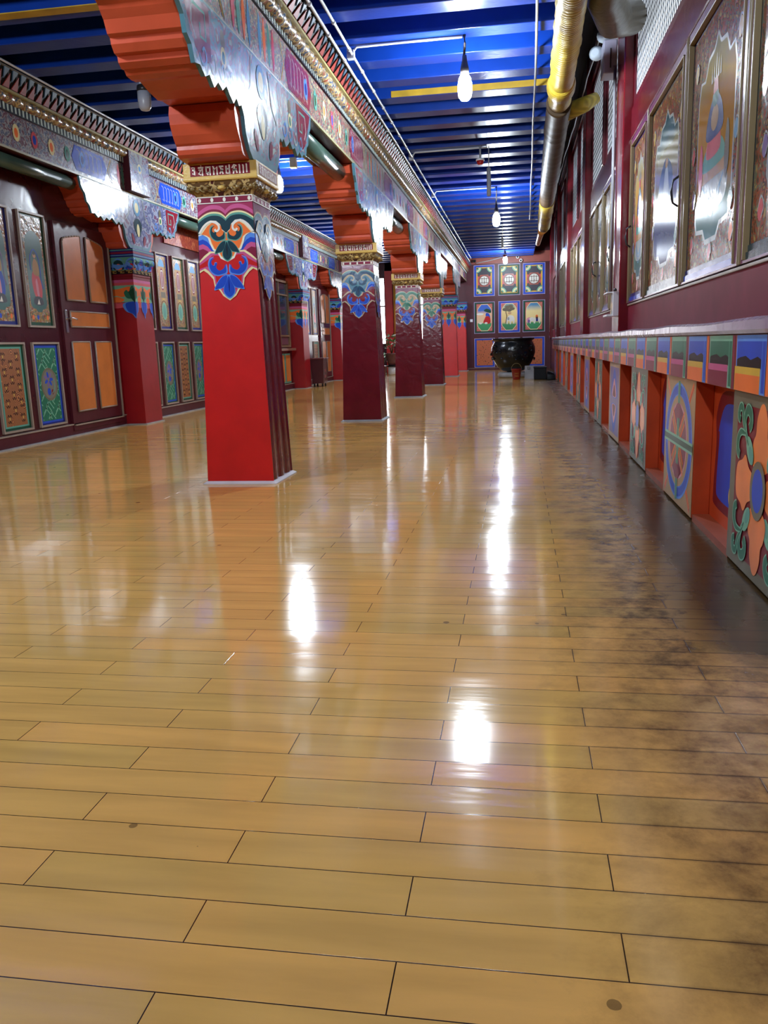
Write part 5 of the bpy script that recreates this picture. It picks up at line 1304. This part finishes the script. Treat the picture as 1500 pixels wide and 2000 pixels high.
# dark loop branch from the wall
b = MB((.6, 6.6, 3.1)); b.tube([(.60, 5.2, 3.35), (.55, 5.7, 3.16), (.56, 6.2, 3.04), (.66, 6.55, 3.0), (.80, 6.7, 3.05)], [.12, .13, .13, .13, .12], paint('dark_duct_wrap', (66, 56, 36), .4, .25, .3, 12), 18)
tag(b.build('branch_duct'), 'dark brown elbow duct at the top right meeting the wide maroon post', 'duct')
b = MB((.8, 12, 3.6))
pts = [(.80-.004*k+.006*math.sin(k*1.9), 8.0+.42*k, 3.72-.012*math.sin(k*.7)) for k in range(30)]
b.tube(pts, .008, white_plastic, 6); tag(b.build('cable'), 'thin white cable running along the top rail of the right wall', 'cable')

# ================================================================== FAR END THINGS
bronze = paint('black_bronze', (22, 24, 26), .2, .3, .25, 14)
cx_, cy_ = -.13, 19.05
root = thing('cauldron', (cx_, cy_, .0), 'large black bronze cauldron in front of the far wall', 'cauldron'); o = (cx_, cy_, 0)
b = MB(o); b.lathe((cx_, cy_, .12), [(.10, 0), (.24, .03), (.36, .12), (.44, .26), (.49, .42), (.485, .54), (.45, .63), (.425, .665), (.43, .69), (.465, .705), (.475, .73), (.46, .745), (.42, .74), (.40, .68), (.42, .58), (.44, .42), (.2, .1), (.02, .08)], bronze, 48); b.build('bowl', root)
for a in (40, 140, 220, 320):
    b = MB(o); c = math.cos(math.radians(a)); s = math.sin(math.radians(a))
    b.tube([(cx_+c*.47, cy_+s*.47, .70), (cx_+c*.54, cy_+s*.54, .69), (cx_+c*.55, cy_+s*.55, .60), (cx_+c*.49, cy_+s*.49, .56)], .018, bronze, 8); b.build('handle', root)
b = MB(o)
for q in range(26):
    a = random.uniform(180, 360); z = random.uniform(.36, .66); R_ = .495 if z > .48 else .47
    b.lathe((cx_+R_*math.cos(math.radians(a)), cy_+R_*math.sin(math.radians(a)), z), [(.004, 0), (.02, .01), (.022, .025), (.004, .04)], bronze, 8)
b.build('relief', root)
b = MB((cx_, cy_, 0)); b.lathe((cx_, cy_-.02, 0), [(.30, 0), (.33, .02), (.345, .06), (.33, .10), (.28, .117), (.10, .117)], stone, 32); tag(b.build('stone_ring', None), 'grey rounded stone base ring under the black cauldron', 'stone base')
# red bucket
bx, by = -.05, 17.8; root = thing('bucket', (bx, by, 0), 'small red bucket with wire handle in front of the cauldron', 'bucket'); o = (bx, by, 0)
rb = paint('bucket_red', (128, 22, 22), .3)
b = MB(o); b.lathe((bx, by, 0), [(.075, 0), (.08, .005), (.105, .21), (.112, .215), (.108, .225), (.098, .21), (.074, .01)], rb, 24); b.build('pail', root)
b = MB(o); b.tube([(bx+.108*math.cos(t), by, .21+.13*math.sin(t)) for t in [i*math.pi/12 for i in range(13)]], .004, gold_dk, 6); b.build('wire_handle', root)
p = Pic(lambda u, v, h: (bx+(.092+h)*math.sin(u/.092), by-(.096+h)*math.cos(u/.092), v), o, '', .003)
for q in range(2):
    for k in range(3): p.stroke([(-.035+.027*k, .14-.05*q), (-.018+.027*k, .14-.05*q), (-.027+.027*k, .12-.05*q), (-.015+.027*k, .115-.05*q)], .004, 'gold', 3)
p.build('lettering', root)
# grey box, black boxes
b = MB((.21, 18.15, 0)); b.loft([[(.12, 18.05, 0), (.32, 18.05, 0), (.32, 18.25, 0), (.12, 18.25, 0)], [(.125, 18.06, .27), (.325, 18.06, .275), (.325, 18.24, .275), (.125, 18.24, .27)]], paint('grey_white_bin', (150, 148, 150), .5))
root = thing('paper_bag', (.21, 18.15, 0), 'pale grey box bag standing right of the red bucket', 'bag'); b.o = Vector((.21, 18.15, 0)); bo = b.build('bag_body', root)
for v_ in bo.data.vertices: pass
b = MB((.21, 18.15, 0)); b.tube([(.19, 18.05, .25), (.19, 18.04, .20), (.23, 18.04, .20), (.23, 18.05, .25)], .006, dark_metal, 6); b.build('clip', root)
root = thing('black_crate', (.43, 17.6, 0), 'black crate standing beside the counter at the far end', 'crate'); o = (.43, 17.6, 0)
b = MB(o); b.box((.31, 17.5, .0), (.56, 17.85, .25), black); b.build('body', root, .012)
b = MB(o); b.box((.30, 17.49, .23), (.57, 17.86, .26), black); b.build('lid', root, .006)
b = MB((.63, 17.45, 0)); rings = [[(.56, 17.3, 0), (.73, 17.3, 0), (.73, 17.6, 0), (.56, 17.6, 0)], [(.57, 17.32, .12), (.725, 17.32, .10), (.725, 17.58, .13), (.57, 17.58, .15)], [(.60, 17.38, .17), (.70, 17.37, .13), (.70, 17.52, .15), (.60, 17.5, .18)]]
b.loft(rings, black, True, True); tag(b.build('black_bag', None, .01), 'low black bag on the floor between the black crate and the counter', 'bag')
# white switch, cameras on the far wall
root = thing('light_switch', (-1.36, YE, 1.42), 'white light switch left of the far wall paintings', 'switch'); b = MB((-1.36, YE, 1.42)); b.box((-1.40, YE-.012, 1.375), (-1.32, YE, 1.455), white_plastic); b.build('plate', root, .003)
b = MB((-1.36, YE, 1.42)); b.box((-1.385, YE-.018, 1.39), (-1.335, YE-.012, 1.44), paint('switch_rocker', (236, 236, 240), .3)); b.build('rocker', root, .002)
for i, (x, z, lab) in enumerate([(-.03, 3.12, 'white dome-front camera on the far wall right of the farthest bulb'), (.06, 3.02, 'black-eyed bullet camera on the far wall'), (-1.24, 3.06, 'dark camera in the far left upper corner of the right aisle')]):
    root = thing('security_camera', (x, YE-.1, z), lab, 'camera', 'security cameras on the far wall'); o = (x, YE-.1, z)
    body = white_plastic if i < 2 else dark_metal
    b = MB(o); b.tube([(x, YE-.01, z+.03), (x, YE-.08, z+.01), (x-.01, YE-.2, z-.01)], [.02, .04, .042], body, 14); b.build('housing', root)
    b = MB(o); b.tube([(x-.01, YE-.2, z-.01), (x-.011, YE-.206, z-.011)], [.028, .022], black, 14); b.build('lens', root)
b = MB((.3, YE-.1, 3.1)); b.tube([(-1.2, YE-.1, 3.0), (-.8, YE-.1, 3.06), (-.3, YE-.08, 3.17), (.2, YE-.08, 3.20), (.6, YE-.1, 3.20)], .012, white_pipe, 8); tag(b.build('cable'), 'white cable strung across the top of the far wall', 'cable')

# wooden bin on casters by the left wall
root = thing('wooden_bin', (-4.1, 16.85, 0), 'dark maroon wooden bin cabinet on casters by the left wall', 'bin'); o = (-4.1, 16.85, 0)
b = MB(o); b.loft([[(-4.19, 16.68, .07), (-3.96, 16.68, .07), (-3.96, 17.05, .07), (-4.19, 17.05, .07)], [(-4.21, 16.66, .56), (-3.94, 16.66, .56), (-3.94, 17.07, .56), (-4.21, 17.07, .56)]], paint('bin_maroon', (66, 22, 30), .35)); b.build('cabinet', root, .005)
b = MB(o); b.box((-4.23, 16.64, .56), (-3.92, 17.09, .585), paint('bin_top', (100, 50, 52), .35)); b.build('lid', root, .004)
b = MB(o)
for q in range(3): b.box((-3.955, 16.76, .18+.12*q), (-3.948, 16.92, .24+.12*q), paint('bin_light', (130, 70, 76), .4))
b.build('drawer_plate', root)
for x in (-4.16, -3.99):
    for y in (16.73, 17.0):
        b = MB(o); b.tube([(x-.012, y, .028), (x+.012, y, .028)], .028, black, 14); b.box((x-.014, y-.012, .03), (x+.014, y+.012, .07), dark_metal); b.build('caster', root)

# potted plants at the far left
leafm = paint('leaf_green', (70, 140, 62), .5, .3); potm = paint('pot_brown', (120, 76, 70), .3, .2); potw = paint('pot_white', (226, 220, 212), .3, .05)
def plant(x, y, z, s, label, pot, n=150):
    root = thing('potted_plant', (x, y, z), label, 'plant', 'potted plants at the far left'); o = (x, y, z)
    b = MB(o); b.lathe((x, y, z), [(.10*s, 0), (.13*s, .10*s), (.16*s, .28*s), (.175*s, .30*s), (.17*s, .32*s), (.14*s, .31*s), (.10*s, .27*s)], pot, 20); b.build('pot', root)
    b = MB(o)
    for q in range(6):
        a = q*1.05; b.tube([(x, y, z+.28*s), (x+.05*s*math.cos(a), y+.05*s*math.sin(a), z+.45*s), (x+.14*s*math.cos(a), y+.14*s*math.sin(a), z+.62*s)], [.012*s, .008*s, .004*s], paint('stem_brown', (84, 72, 44), .5), 6)
    b.build('stems', root)
    b = MB(o); b.flat = True
    for q in range(n):
        th = random.uniform(0, 2*math.pi); ph = random.uniform(-.5, 1.3); r_ = random.uniform(.08, .22)*s
        c = Vector((x+r_*math.cos(th)*math.cos(ph), y+r_*math.sin(th)*math.cos(ph), z+(.56+.24*math.sin(ph)*1.0)*s))
        d = Vector((math.cos(th), math.sin(th), random.uniform(-.5, .8))).normalized(); n_ = d.cross(Vector((0, 0, 1))).normalized()*.028*s; L = .12*s
        b.face([c, c+d*L*.4+n_, c+d*L, c+d*L*.4-n_], leafm); 
    b.build('leaves', root)
b = MB((-3.42, 22.6, 0)); b.box((-3.62, 22.4, 0), (-3.22, 22.8, .05), black)
root = thing('plant_stand', (-3.42, 22.6, 0), 'dark round plant stand at the far left between the pillars', 'stand'); b.o = Vector((-3.42, 22.6, 0))
b = MB((-3.42, 22.6, 0)); b.lathe((-3.42, 22.6, 0), [(.10, 0), (.12, .02), (.11, .22)], potw, 18); b.build('base', root)
b = MB((-3.42, 22.6, 0)); b.lathe((-3.42, 22.6, .22), [(.11, 0), (.16, .01), (.16, .03), (.10, .04)], black, 18); b.build('saucer', root)
plant(-3.42, 22.6, .26, 1.0, 'leafy potted plant on a stand, seen between the second and third pillars', potm)
plant(-3.72, 22.95, .0, .75, 'smaller potted plant on the floor beside the plant stand', potm, 50)

# narrow lintel over the left bays: maroon band below beams already part of wall
print('objects', len(bpy.data.objects))
